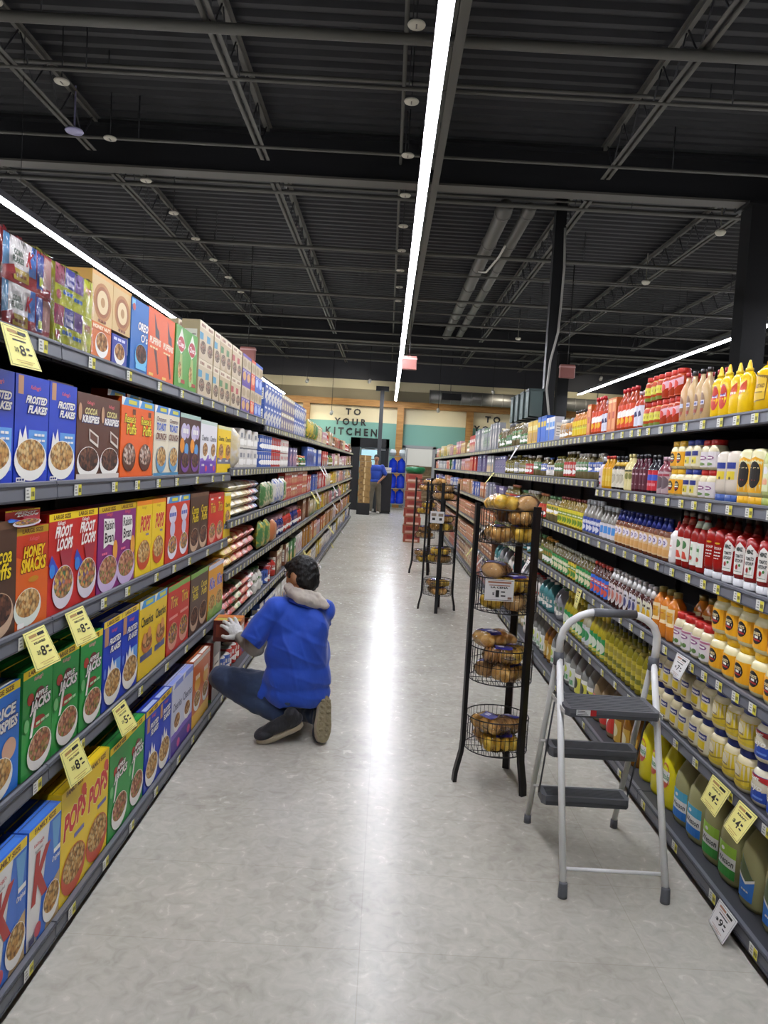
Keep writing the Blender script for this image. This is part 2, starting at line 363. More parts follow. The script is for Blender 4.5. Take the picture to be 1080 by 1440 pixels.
# sprinkler plates / ceiling sensors
cap = MB(); cap.lathe([(.001, -.012), (.066, -.012), (.073, 0), (.066, .01), (.02, .02), (.001, .022)], M('c9c4b4', .5), 16); cap.tube([(0, 0, .02), (0, 0, .499)], .006, DARK, 6); cap.box((-.006, -.03, -.016), (.006, .03, -.011), M('6a665c')); CAPM = cap.mesh('sensor')
k = 0
for x in (-3.3, .03):
    for i in range(9):
        tag(link('ceiling_sensor', CAPM, None, (x, 6.25 + 1.275 * i, 4.95)), 'small cream disc, %s in the row %s' % (ordn(i + 1), 'beside the middle lamp' if x > 0 else 'above the cereal aisle side'), 'ceiling sensor', 'round cream discs under the roof')
mb = MB(); mb.lathe([(.001, 0), (.09, 0), (.1, .015), (.09, .03), (.01, .04), (.01, .5), (.001, .5)], M('b9b6dc', .3), 20); tag(link('ceiling_speaker', mb.mesh(), None, (-3.66, 8.7, 4.95)), 'larger lilac disc beside the joist near the girder', 'speaker')
for i, (x, y) in enumerate(((4.4, 10.83), (4.35, 13.74), (3.2, 20.2))):
    mb = MB(); mb.lathe([(.001, -.04), (.05, -.035), (.07, -.01), (.075, .01), (.06, .03), (.01, .03), (.01, .5), (.001, .5)], M('cfcab8', .45), 16); tag(link('smoke_detector', mb.mesh(), None, (x, y, 4.95)), 'white smoke detector on the right, %s from the near end' % ordn(i + 1), 'smoke detector', 'smoke detectors on the right')
# round ducts under the roof
for j, x in enumerate((1.42, 1.76)):
    mb = MB(); mb.tube([(x, 10.8, 5.12), (x, 21.45, 5.12)], .11 if j == 0 else .085, M('6a6862', .45, .4), 14)
    k = 11.0
    while k < 21.4: mb.tube([(x, k, 5.12), (x, k + .04, 5.12)], .125 if j == 0 else .1, JM, 14); k += 1.5
    tag(link('round_duct', mb.mesh()), ('thicker' if j == 0 else 'thinner') + ' of the two round grey ducts running along the roof', 'duct', 'round ducts under the roof')
mb = MB(); mb.tube([(1.62, 12.1, 4.97), (1.6, 12.6, 4.93), (1.52, 13.6, 4.93), (1.4, 13.7, 4.96)], .018, M('b8b5aa', .5), 8); tag(link('flexible_conduit', mb.mesh()), 'short pale curved conduit on the round ducts', 'conduit')
mb = MB(); mb.tube([(1.3, 26.3, 3.88), (9, 26.3, 3.88)], .22, M('77756f', .45, .5), 20); k = 1.3
while k < 9: mb.tube([(k, 26.3, 3.88), (k + .03, 26.3, 3.88)], .228, M('8d8b85', .45, .5), 20); k += .35
mb.box((1.7, 26.06, 3.78), (2.35, 26.12, 4.0), BLK)
for k in (2, 4.5, 7): mb.tube([(k, 26.3, 4.1), (k, 26.3, 5.449)], .01, STEEL, 5)
tag(link('spiral_duct', mb.mesh()), 'horizontal grey spiral duct with a black grille in front of the back wall', 'duct')
# steel columns
for i, (x, y, top, s, lb) in enumerate(((4.3, 9.5, 4.86, .145, 'square black steel column behind the mustard bottles'), (4.72, 21.6, 4.86, .15, 'far black steel column behind the bottle shelves'), (-.28, 23.9, 3.75, .06, 'slim grey post standing in front of the kitchen lettering'))):
    mb = MB(); mb.box((-s, -s, 0), (s, s, top), M('0a0a0b', .9) if i < 2 else M('3a3c3e', .45)); mb.box((-s - .05, -s - .05, 0), (s + .05, s + .05, .02), BLK)
    if i == 2: mb.box((-.2, -.1, top), (.2, .1, top + .14), BLK)
    else: mb.box((-s - .06, -s - .06, top - .03), (s + .06, s + .06, top), BLK)
    o = link('pillar_%d' % (8 + i), mb.mesh(), None, (x, y, 0)); o['kind'] = 'structure'; o['label'] = lb; o['category'] = 'pillar'
t = thing('power_pole', 'black power pole rising from the right shelves with a pale cable', 'power pole', (2.24, 11.1, 0))
a = MB(); a.box((-.075, -.075, 0), (.075, .075, 5.44), BLK); part('pole', a, t)
a = MB(); a.tube([(.06, -.08, 4.95), (.085, -.09, 4.4), (.075, -.09, 3.9), (.06, -.1, 3.5), (-.02, -.1, 3.1), (-.045, -.1, 2.7), (0, -.1, 2.4), (.06, -.09, 2.15)], .017, M('a9a69e', .5), 8); part('cable', a, t, 'pale grey cable')
# blank reddish hanging markers
for i, (x, y, lb) in enumerate(((.3, 14.6, 'blank pinkish hanging marker beside the middle lamp'), (3.25, 14.5, 'blank pinkish hanging marker in front of the far column'), (-2.74, 14.6, 'blank pinkish hanging marker above the left shelf boxes'))):
    t = thing('hanging_marker', lb, 'hanging sign', (x, y, 3.3), 0, 'pinkish hanging markers')
    a = MB(); a.box((-.14, -.05, 0), (.14, .05, .25), M('9c625a', .5), None, .01); a.box((-.145, -.055, .19), (.145, .055, .215), M('c89a94', .5)); part('panel', a, t)
    a = MB(); a.tube([(0, 0, .25), (0, 0, 2.149)], .008, BLK, 6); part('rod', a, t)
# lettering on the wall
def wall_text(st, x0, x1, z0, z1, y, m, d=.03):
    vs, fs = text_geo(st, .03); mb = MB(); n = len(vs)
    mb.add([(x0 + (x1 - x0) * a, y, z0 + (z1 - z0) * b) for a, b in vs], fs, m)
    mb.add([(x0 + (x1 - x0) * a, y + d, z0 + (z1 - z0) * b) for a, b in vs], [tuple(reversed(f)) for f in fs], m)
    from collections import Counter
    ec = Counter(); 
    for f in fs:
        for i in range(len(f)): ec[(f[i], f[(i + 1) % len(f)])] += 1
    for (p, q) in list(ec):
        if (q, p) not in ec:
            mb.add([(x0 + (x1 - x0) * vs[c][0], yy, z0 + (z1 - z0) * vs[c][1]) for c, yy in ((p, y), (p, y + d), (q, y + d), (q, y))], [(0, 1, 2, 3)], m)
    return mb
for k, xo in (('left of the slim grey post', 0), ('above the far right shelves', 4.93)):
    t = thing('wall_lettering', 'black capital letters on the back wall, ' + k, 'sign', (xo, 0, 0), 0, 'wall lettering')
    for st, x0, x1, z0, z1 in (('T O', -1.58, -1.04, 3.17, 3.40), ('Y O U R', -1.96, -.83, 2.81, 3.05), ('K I T C H E N', -2.25, -.43, 2.45, 2.72)):
        part('word', wall_text(st, x0, x1, z0, z1, 27.26, BLK), t)
# track lights washing the back wall
def spot(x, y, z, tx, ty, tz, pw, label, hid=False):
    t = thing('track_spotlight', label, 'spotlight', (x, y, z), 0, 'spotlights in front of the back wall')
    d = (Vector((tx, ty, tz)) - Vector((x, y, z))).normalized(); q = d.to_track_quat('-Z', 'Y').to_matrix().to_4x4()
    a = MB(); a.lathe([(.03, .1), (.05, .08), (.055, -.06), (.05, -.06), (.045, .0), (.001, .0)], M('d8d4c8', .4), 14); a.v = [tuple(q @ Vector(v)) for v in a.v]; part('head', a, t)
    b = MB(); b.lathe([(.044, -.03), (.001, -.032)], M('fff0d0', kind='glow', e=25), 14); b.v = [tuple(q @ Vector(v)) for v in b.v]; part('bulb', b, t)
    c = MB(); c.tube([(0, 0, .08), (0, 0, 5.449 - z)], .008, BLK, 5); part('rod', c, t)
    l = bpy.data.lights.new('spot', 'SPOT'); l.energy = pw; l.spot_size = R(75); l.spot_blend = .8; l.color = (1, .93, .8); l.shadow_soft_size = .05
    lo = bpy.data.objects.new('lamp_light', l); COL.objects.link(lo); lo.parent = t; lo.location = d * .09; lo.rotation_euler = d.to_track_quat('-Z', 'Y').to_euler(); lo['kind'] = 'helper'
spot(1.55, 25.2, 3.35, 1.9, 27.3, 2.4, 70, 'lit spotlight over the stock room doorway')
spot(3.3, 25.2, 4.05, 4.2, 27.3, 3.2, 60, 'lit spotlight under the spiral duct')
spot(-.72, 24.6, 4.1, -1.4, 27.3, 3.2, 150, 'lit spotlight beside the slim grey post')
spot(-2.7, 24.6, 4.0, -3.4, 27.3, 3.2, 110, 'spotlight above the far end of the left shelves')
spot(-1.95, 25.6, 3.1, -2.4, 27.3, 2.2, 60, 'dark spotlight left of the kitchen lettering')
spot(-5.6, 24.6, 4.0, -5.6, 27.3, 3.2, 120, 'spotlight further left behind the shelves')
spot(6.6, 24.6, 4.6, 6.8, 27.3, 3.6, 120, 'spotlight further right behind the shelves')
l = bpy.data.lights.new('room', 'AREA'); l.energy = 50; l.size = 2; o = bpy.data.objects.new('stock_room_ceiling_light', l); COL.objects.link(o); o.location = (1.4, 29.2, 2.95)
# ---------------------------------------------------------------- far end
t = thing('cooler_portal', 'tall black portal frame behind the standing man', 'doorway', (-.58, 24.6, 0))
a = MB(); a.box((-.62, -.15, 0), (-.32, .15, 2.3), BLK); part('jamb', a, t)
a = MB(); a.box((.5, -.15, 0), (.6, .15, 2.3), BLK); part('jamb', a, t)
a = MB(); a.box((-.62, -.15, 2.0), (.6, .15, 2.3), BLK); part('header', a, t)
a = MB(); a.tube([(-.3, -.18, 1.95), (.5, -.18, 1.95)], .02, M('b0b0b0', .3, 1), 8); part('rail', a, t, 'bright metal rail')
a = MB(); a.box((-.32, 1.0, 0), (.6, 1.08, 2.3), M('1c2426', .5)); part('rear_panel', a, t)
a = MB(); a.box((-.3, .9, 1.3), (.3, .94, 1.95), M('9fc4cc', kind='glow', e=.9)); a.box((-.33, .94, 1.27), (.33, 1.0, 1.98), BLK); a.box((-.3, .885, 1.62), (.3, .9, 1.65), BLK); a.box((-.26, .885, 1.72), (.1, .89, 1.76), M('e6f2f4', .5)); part('screen', a, t, 'pale blue lit screen')
BRN = M('967644', .75, kind='kraft', c1='7a5c30')
t = thing('display_stand', 'black plinth under the tall stack of brown cartons', 'plinth', (-.64, 22.5, 0)); a = MB(); a.box((-.19, -.17, .0), (.19, .17, .34), BLK, None, .01); part('base', a, t)
for i in range(8):
    a = MB(); a.box((-.17, -.15, 0), (.17, .15, .172), BRN, None, .004); a.box((-.02, -.1505, .02), (.02, -.15, .17), M('c8ab78', .7)); a.box((-.12, -.1508, .05), (-.05, -.15, .1), M('6c5230', .7))
    tag(link('kraft_carton', a.mesh(), None, (-.64 + .008 * (-1) ** i, 22.5, .341 + .174 * i)), 'brown carton on the black plinth, %s from the bottom' % ordn(i + 1), 'carton', 'brown cartons stacked at the aisle end')
t = thing('black_cabinet', 'black cabinet right of the standing man', 'cabinet', (-.01, 23.55, 0)); a = MB(); a.box((-.17, -.2, .06), (.17, .2, 1.24), BLK, None, .01); part('body', a, t); a = MB(); a.box((-.15, -.18, 0), (.15, .18, .06), DARK); part('plinth', a, t); a = MB(); a.box((-.15, -.215, .1), (.15, -.2, 1.2), M('1a1a1e', .3)); part('door', a, t)
for i in range(3):
    a = MB(); a.box((-.13, -.12, 0), (.13, .12, .05), M('e8e2d4', .6), None, .006); a.box((-.131, -.121, .02), (.131, .121, .03), M('9a8f7a', .6)); tag(link('paper_tray', a.mesh(), None, (-.0, 23.55, 1.242 + i * .056)), 'white tray on the black cabinet, %s from the bottom' % ordn(i + 1), 'tray', 'white trays on the cabinet')
GREY = M('8c9092', .4, .3)
t = thing('water_rack', 'grey rack full of blue water bottles beside the doorway', 'rack', (.33, 25.95, 0))
for sx in (-.3, .3):
    for sy in (-.22, .22): a = MB(); a.box((sx - .015, sy - .015, 0), (sx + .015, sy + .015, 2.05), GREY); part('post', a, t)
for z in (.2, .72, 1.24, 1.8): a = MB(); a.box((-.3, -.22, z - .02), (.3, .22, z), GREY); part('shelf', a, t)
jug = MB(); BLU = M('1238c8', .15); jug.lathe([(.1, 0), (.138, .02), (.138, .14), (.128, .16), (.138, .18), (.138, .33), (.12, .4), (.05, .45), (.045, .485), (.001, .485)], BLU, 14); JUG = jug.mesh('jug')
for zi, z in enumerate((.2, .72, 1.24)):
    for xi, x in enumerate((.19, .47)):
        for yi, yy in enumerate((25.95,)): tag(link('water_bottle', JUG, None, (x, yy, z + .001)), 'large blue water bottle, %s side of the %s rack shelf' % (('left', 'right')[xi], ('bottom', 'middle', 'upper')[zi]), 'water bottle', 'blue water bottles on the rack')
for i, (x, z, r) in enumerate(((.17, 1.803, .13), (.48, 1.803, .12))):
    a = MB(); a.pillow(.22, .24, .22, M('b9c2c4', .3, kind='crinkle'), (0, 0, .11), seed=i); tag(link('plastic_bundle', a.mesh(), None, (x, 25.95, z)), '%s pale plastic bundle on top of the water rack' % ('left', 'right')[i], 'bundle')
for i, (x, y, z, s_) in enumerate(((.85, 28.3, .001, .9), (1.48, 28.6, .001, .8), (.87, 28.4, .903, .62), (1.5, 28.7, .803, .7))):
    a = MB(); a.box((-.3, -.25, 0), (.3, .25, s_), M('9a8063', .75, kind='kraft', c1='7f6648')); a.box((-.302, -.252, s_ * .45), (.302, .252, s_ * .5), M('b59b7c', .6)); tag(link('stock_carton', a.mesh(), None, (x, y, z)), 'big brown carton in the stock room, %s' % ('lower left', 'lower right', 'upper left', 'upper right')[i], 'carton', 'cartons in the stock room')
# red drink cartons stacked on the floor right of the aisle
RED = M('a04c3c', .5); rc = MB(); rc.box((-.16, -.18, 0), (.16, .18, .165), RED, None, .004); rc.box((-.161, -.12, .03), (-.16, .12, .13), M('d8a090', .5)); rc.box((-.12, -.1812, .02), (.12, -.18, .06), M('d9b8a6', .5)); rc.box((-.1, -.1812, .08), (.05, -.18, .14), M('8e2c24', .5)); rc.box((-.162, -.182, 0), (.162, .182, .012), M('a9825c', .7)); RCM = rc.mesh('carton')
for i in range(8): tag(link('drink_carton', RCM, None, (.545 + .01 * (-1) ** i, 15.2, .001 + .168 * i)), 'red carton in the floor stack, %s from the floor' % ordn(i + 1), 'carton', 'red cartons stacked right of the aisle')
a = MB(); a.lathe([(.001, 0), (.15, .01), (.19, .05), (.2, .1), (.17, .13), (.001, .14)], M('1f7a4a', .4, kind='crinkle'), 16); tag(link('green_tub', a.mesh(), None, (.56, 15.2, 1.346)), 'green tub on top of the red carton stack', 'tub')
# ---------------------------------------------------------------- shelving
RAIL = M('64666e', .45); RAILD = M('3c3e45', .5); SHELF = M('303136', .55); BACKP = M('242428', .6)
LX, RX = -.94, 1.26
def bay(side, y0, y1, levels, label, base=.085, lx=None):
    s = -1 if side == 'L' else 1; X = lx if lx is not None else (LX if side == 'L' else RX)
    t = thing('shelving_bay', label, 'shelving', (X, y0, 0), 0, 'grey metal shelving bays of the %s run' % ('left' if s < 0 else 'right')); w_ = y1 - y0
    def bx(m, xa, xb, ya, yb, za, zb, mat): xa, xb = sorted((s * xa, s * xb)); m.box((xa, ya, za), (xb, yb, zb), mat)
    a = MB(); bx(a, .56, .58, .001, w_ - .001, 0, 1.84, BACKP); part('back_panel', a, t)
    a = MB(); bx(a, .535, .559, .004, .03, 0, 1.84, SHELF); k = .2
    while k < 1.8: bx(a, .533, .536, .013, .021, k, k + .025, BLK); k += .05
    part('upright', a, t)
    for z in levels:
        a = MB(); bx(a, .012, .55, .003, w_ - .003, z - .024, z, SHELF); bx(a, .03, .045, .003, w_ - .003, z - .048, z - .02, BLK); part('shelf', a, t)
        r = MB(); pf = [(0, z - .041), (.004, z + .004), (.012, z + .006), (.014, z - .003), (.012, z - .045), (.003, z - .047)]
        vs = []; 
        for yy in (.003, w_ - .003): vs += [(s * px, yy, pz) for px, pz in pf]
        n = len(pf); r.add(vs, [tuple(range(n - 1, -1, -1)), tuple(range(n, 2 * n))] + [(i, (i + 1) % n, n + (i + 1) % n, n + i) for i in range(n)], RAIL)
        for zz, hh in ((z - .006, .003), (z - .043, .003)): bx(r, -.001, .003, .003, w_ - .003, zz, zz + hh, RAILD)
        part('price_rail', r, t)
        for yy in (.02, w_ - .024): b = MB(); bx(b, .05, .53, yy, yy + .004, z - .048, z - .024, SHELF); part('bracket', b, t)
    a = MB(); bx(a, -.018, .55, .003, w_ - .003, base - .02, base, SHELF); part('base_deck', a, t)
    a = MB(); bx(a, -.035, -.02, .003, w_ - .003, base - .052, base + .004, RAIL); bx(a, -.038, -.035, .003, w_ - .003, base - .008, base - .002, RAILD); bx(a, -.038, -.035, .003, w_ - .003, base - .046, base - .042, RAILD); part('price_rail', a, t)
    a = MB(); bx(a, -.012, .5, .003, w_ - .003, 0, base - .02, BLK); part('kick_plate', a, t)
    return t
YB = [-.24 + 1.22 * i for i in range(-1, 18)]            # bay boundaries: ... 2.20 3.42 4.64 5.86 ...
LA = [1.787, 1.393, .998, .56]; LB = [1.748, 1.42, 1.10, .78, .43]
RA = [1.757, 1.430, 1.13, .786, .44]; RB = [1.757, 1.475, 1.13, .786, .44]
for i in range(len(YB) - 1):
    y0, y1 = YB[i], YB[i + 1]
    lv = LA if y1 < 4.7 else ([1.787] + LB[1:] if y1 < 5.9 else LB)
    bay('L', y0, y1, lv, '%s shelving bay of the left run counted from the near end' % ordn(i + 1))
    bay('R', y0, y1, RA if y1 < 4.7 else RB, '%s shelving bay of the right run counted from the near end' % ordn(i + 1))
for s, X, nm in ((-1, LX, 'left'), (1, RX, 'right')):
    a = MB(); xs = sorted((X + s * .0, X + s * .6)); a.box((xs[0], YB[-1] + .002, 0), (xs[1], YB[-1] + .03, 1.86), BLK); a.box((xs[0] + .03, YB[-1] + .03, .1), (xs[1] - .03, YB[-1] + .035, 1.8), SHELF)
    tag(link('end_panel', a.mesh()), 'black end panel closing the far end of the %s shelves' % nm, 'panel')
# ---------------------------------------------------------------- products: cartons
def card(w_, h, d, col, ops, side=None, lod=0, top=None):
    a = MB(); m = asmat(col); sd = asmat(side or col)
    a.box((-w_ / 2, 0, 0), (w_ / 2, d, h), sd); 
    f = lambda u, v, k: (-w_ / 2 + u * w_, -.0002 * k, v * h)
    a.paint([('r', 0, 0, 1, 1, m)] + list(ops), f, lod)
    if lod < 2:                                # lid flap and side print
        a.add([(-w_ / 2, d * .48, h + .0003), (w_ / 2, d * .48, h + .0003), (w_ / 2, d * .52, h + .0003), (-w_ / 2, d * .52, h + .0003)], [(0, 1, 2, 3)], M('3a3430', .6))
        for sx in (-1, 1):
            x = sx * (w_ / 2 + .0003); q = (x, d * .15, h * .2), (x, d * .85, h * .2), (x, d * .85, h * .75), (x, d * .15, h * .75)
            a.add(q, [(0, 1, 2, 3) if sx > 0 else (3, 2, 1, 0)], M('e9e4d8', .5))
            for k in range(4): z = h * (.26 + .11 * k); a.add([(x * 1.001, d * .22, z), (x * 1.001, d * .78, z), (x * 1.001, d * .78, z + h * .03), (x * 1.001, d * .22, z + h * .03)], [(0, 1, 2, 3) if sx > 0 else (3, 2, 1, 0)], M('6f6a62', .5))
        if top: a.add([(-w_ * .42, d * .1, h + .0006), (w_ * .42, d * .1, h + .0006), (w_ * .42, d * .42, h + .0006), (-w_ * .42, d * .42, h + .0006)], [(0, 1, 2, 3)], top)
    return a.mesh('carton')
CT = M('c98f4e', .6, kind='cereal', c1='8c5226', c2='e6bf86', c3='b5773c')
CB = M('5c3320', .6, kind='cereal', c1='2e1710', c2='8b5a3c', c3='6e3e28')
CC = M('d8a860', .6, kind='cereal', c1='b77a38', c2='f0d49a', c3='c99248')
CR = M('c06a4a', .6, kind='cereal', c1='8f9a4a', c2='e0b08a', c3='9a4a3a')
CF = M('d06a4a', .6, kind='cereal', c1='4a8a5a', c2='e8c860', c3='7a5aa0')
CP = M('b98a76', .6, kind='cereal', c1='4a3428', c2='efe0d0', c3='8a5a4a')
CX = M('8f7a66', .6, kind='cereal', c1='5a4638', c2='c9b8a0', c3='a03c2c', scale=110)
W = 'f2efe8'; YL = 'f2d21e'; NV = '1b2a7a'; BK = '151517'; RD = 'c02020'
def band(s, c=YL, t='6a3c08'): return [('r', 0, .925, 1, 1, c), ('t', s, .16, .94, .82, .985, t)]
def KL(x0=.36, y0=.86, c='e0606a'): return [('t', "Kellogg's", x0, y0, x0 + .3, y0 + .05, c, .02)]
def HB(c='4a9ad8'): return [('r', 0, .9, 1, 1, c), ('p', [(0, 1), (.22, 1), (.08, .9), (0, .9)], W), ('r', .38, .925, .86, .975, 'd8d24a')]
def bowl(cx, cy, rx, ry, mat, c=W): return [('b', cx, cy, rx, ry, c, mat)]
D = {}
def box_design(key, w_, h, d, col, ops, phrase, side=None, top=None): D[key] = ('box', w_, h, d, col, ops, phrase, side, top)
FFop = [('r', .4, .12, .96, .5, '5f9fe2'), ('r', .07, .82, .22, .99, 'c79468')] + KL(.42, .87) + [('t', 'FROSTED', .28, .745, .9, .82, W, .05, NV), ('t', 'FLAKES', .34, .655, .9, .73, W, .05, NV), ('t', 'Crunchy', .55, .44, .88, .475, W, .02), ('t', 'flakes of corn', .55, .39, .9, .42, W, .02)] + [('p', [(.06, .3), (.12, .5), (.2, .42), (.28, .54), (.34, .4), (.44, .3)], W)] + bowl(.46, .22, .48, .2, CC) + [('r', .04, .015, .3, .055, W), ('t', 'x', .06, .02, .28, .05, NV)]
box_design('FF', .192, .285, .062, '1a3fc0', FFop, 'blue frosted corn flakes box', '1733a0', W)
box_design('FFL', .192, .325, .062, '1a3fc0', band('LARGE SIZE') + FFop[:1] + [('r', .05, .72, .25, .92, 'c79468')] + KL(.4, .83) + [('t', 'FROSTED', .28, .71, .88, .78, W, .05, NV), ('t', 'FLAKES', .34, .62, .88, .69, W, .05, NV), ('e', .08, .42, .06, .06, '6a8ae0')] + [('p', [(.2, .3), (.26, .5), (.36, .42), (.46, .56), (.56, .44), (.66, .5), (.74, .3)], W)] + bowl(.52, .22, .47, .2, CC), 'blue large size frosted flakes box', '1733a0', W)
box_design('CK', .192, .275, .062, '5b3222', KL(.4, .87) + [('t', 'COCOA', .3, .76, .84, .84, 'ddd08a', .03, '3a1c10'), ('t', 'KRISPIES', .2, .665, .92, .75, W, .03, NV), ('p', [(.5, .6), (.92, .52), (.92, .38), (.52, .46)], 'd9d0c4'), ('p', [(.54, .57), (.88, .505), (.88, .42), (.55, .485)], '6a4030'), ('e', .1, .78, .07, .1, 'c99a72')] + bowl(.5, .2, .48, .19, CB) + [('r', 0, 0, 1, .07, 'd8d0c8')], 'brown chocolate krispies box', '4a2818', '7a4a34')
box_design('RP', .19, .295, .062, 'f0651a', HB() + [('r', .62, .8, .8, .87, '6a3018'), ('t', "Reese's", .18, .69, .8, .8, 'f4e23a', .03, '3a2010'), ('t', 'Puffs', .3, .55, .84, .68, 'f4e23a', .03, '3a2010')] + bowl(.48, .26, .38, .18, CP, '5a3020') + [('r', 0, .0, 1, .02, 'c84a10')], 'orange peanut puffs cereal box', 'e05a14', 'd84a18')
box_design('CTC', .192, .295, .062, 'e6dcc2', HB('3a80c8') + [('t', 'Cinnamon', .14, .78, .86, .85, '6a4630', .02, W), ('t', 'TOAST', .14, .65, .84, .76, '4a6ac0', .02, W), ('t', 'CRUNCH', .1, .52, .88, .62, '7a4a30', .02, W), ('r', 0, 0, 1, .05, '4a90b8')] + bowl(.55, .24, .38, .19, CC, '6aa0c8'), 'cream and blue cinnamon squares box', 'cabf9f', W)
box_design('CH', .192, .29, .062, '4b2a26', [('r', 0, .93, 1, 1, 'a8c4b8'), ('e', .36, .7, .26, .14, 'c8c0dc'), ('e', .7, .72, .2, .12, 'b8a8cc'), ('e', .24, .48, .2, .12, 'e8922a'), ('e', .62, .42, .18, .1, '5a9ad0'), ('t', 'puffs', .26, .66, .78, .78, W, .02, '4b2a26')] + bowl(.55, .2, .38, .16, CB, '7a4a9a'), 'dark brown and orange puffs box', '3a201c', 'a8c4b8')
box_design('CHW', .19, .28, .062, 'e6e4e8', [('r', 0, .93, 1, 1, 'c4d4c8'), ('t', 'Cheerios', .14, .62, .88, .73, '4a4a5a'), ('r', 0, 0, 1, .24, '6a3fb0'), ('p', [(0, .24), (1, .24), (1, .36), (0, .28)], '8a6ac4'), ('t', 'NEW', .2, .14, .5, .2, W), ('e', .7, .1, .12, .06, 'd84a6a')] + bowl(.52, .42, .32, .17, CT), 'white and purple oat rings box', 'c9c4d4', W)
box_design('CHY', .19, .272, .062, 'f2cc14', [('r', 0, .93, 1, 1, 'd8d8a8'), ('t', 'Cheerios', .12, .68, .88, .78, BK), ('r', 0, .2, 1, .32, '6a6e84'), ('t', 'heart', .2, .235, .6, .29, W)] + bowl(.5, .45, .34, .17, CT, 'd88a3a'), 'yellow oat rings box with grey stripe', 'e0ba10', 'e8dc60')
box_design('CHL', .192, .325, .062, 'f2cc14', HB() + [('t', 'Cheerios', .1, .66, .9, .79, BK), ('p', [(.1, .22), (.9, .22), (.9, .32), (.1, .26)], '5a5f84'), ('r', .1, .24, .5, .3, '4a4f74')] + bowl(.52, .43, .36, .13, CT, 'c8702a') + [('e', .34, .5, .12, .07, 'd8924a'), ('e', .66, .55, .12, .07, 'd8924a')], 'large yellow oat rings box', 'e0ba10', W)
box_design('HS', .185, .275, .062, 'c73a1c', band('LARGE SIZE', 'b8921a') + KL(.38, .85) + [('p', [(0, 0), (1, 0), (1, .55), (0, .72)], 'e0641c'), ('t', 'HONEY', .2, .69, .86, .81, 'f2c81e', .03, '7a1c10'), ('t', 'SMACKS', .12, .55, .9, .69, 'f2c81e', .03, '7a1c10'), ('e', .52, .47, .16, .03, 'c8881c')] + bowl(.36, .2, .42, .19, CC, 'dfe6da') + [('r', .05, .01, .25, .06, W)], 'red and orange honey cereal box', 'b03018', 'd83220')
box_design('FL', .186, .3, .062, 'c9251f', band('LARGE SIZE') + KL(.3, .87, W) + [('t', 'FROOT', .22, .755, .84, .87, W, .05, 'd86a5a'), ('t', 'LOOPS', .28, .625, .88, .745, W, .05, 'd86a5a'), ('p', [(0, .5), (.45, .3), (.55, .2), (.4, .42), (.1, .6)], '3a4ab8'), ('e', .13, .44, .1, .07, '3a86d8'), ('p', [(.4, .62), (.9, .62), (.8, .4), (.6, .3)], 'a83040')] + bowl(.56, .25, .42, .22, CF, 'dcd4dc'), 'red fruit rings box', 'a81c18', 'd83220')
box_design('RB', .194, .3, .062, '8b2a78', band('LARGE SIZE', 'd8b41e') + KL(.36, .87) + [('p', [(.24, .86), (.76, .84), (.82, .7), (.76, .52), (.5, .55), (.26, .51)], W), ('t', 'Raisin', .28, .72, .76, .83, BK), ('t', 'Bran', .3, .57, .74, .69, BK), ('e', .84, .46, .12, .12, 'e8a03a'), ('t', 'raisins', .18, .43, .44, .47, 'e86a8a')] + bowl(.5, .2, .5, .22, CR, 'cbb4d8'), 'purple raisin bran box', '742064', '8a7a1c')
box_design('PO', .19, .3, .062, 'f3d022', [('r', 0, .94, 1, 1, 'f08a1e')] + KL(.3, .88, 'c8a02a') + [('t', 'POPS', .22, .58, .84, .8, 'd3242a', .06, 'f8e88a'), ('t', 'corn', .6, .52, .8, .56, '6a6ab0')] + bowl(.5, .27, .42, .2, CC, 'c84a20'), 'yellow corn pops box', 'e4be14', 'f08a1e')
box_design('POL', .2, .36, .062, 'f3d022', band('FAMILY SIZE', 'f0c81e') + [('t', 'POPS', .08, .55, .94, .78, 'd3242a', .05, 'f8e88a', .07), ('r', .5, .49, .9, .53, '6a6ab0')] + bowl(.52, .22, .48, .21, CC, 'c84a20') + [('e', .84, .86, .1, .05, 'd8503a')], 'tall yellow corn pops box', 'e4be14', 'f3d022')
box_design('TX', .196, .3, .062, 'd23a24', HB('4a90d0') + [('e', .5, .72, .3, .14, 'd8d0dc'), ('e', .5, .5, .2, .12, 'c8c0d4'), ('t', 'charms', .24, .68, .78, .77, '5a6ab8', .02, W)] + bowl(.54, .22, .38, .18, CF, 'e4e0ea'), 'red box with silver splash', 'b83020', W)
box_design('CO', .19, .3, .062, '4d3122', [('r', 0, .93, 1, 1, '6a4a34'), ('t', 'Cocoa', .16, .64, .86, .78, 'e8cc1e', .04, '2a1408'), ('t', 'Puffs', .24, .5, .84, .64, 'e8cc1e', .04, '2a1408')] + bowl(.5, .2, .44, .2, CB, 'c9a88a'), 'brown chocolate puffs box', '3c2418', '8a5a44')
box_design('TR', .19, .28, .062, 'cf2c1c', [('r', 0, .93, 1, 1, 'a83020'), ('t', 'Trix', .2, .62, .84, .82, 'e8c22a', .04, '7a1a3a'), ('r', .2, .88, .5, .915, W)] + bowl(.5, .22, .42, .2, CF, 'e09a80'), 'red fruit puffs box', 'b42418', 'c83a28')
box_design('TRG', .19, .32, .062, 'cf2c1c', [('r', 0, .92, 1, 1, '7aa84a'), ('t', 'Trix', .2, .66, .84, .84, 'e8c22a', .04, '7a1a3a'), ('r', .14, .5, .86, .54, 'e89a8a')] + bowl(.5, .24, .42, .2, CF, 'e09a80'), 'red box with green top band', 'b42418', '7aa84a')
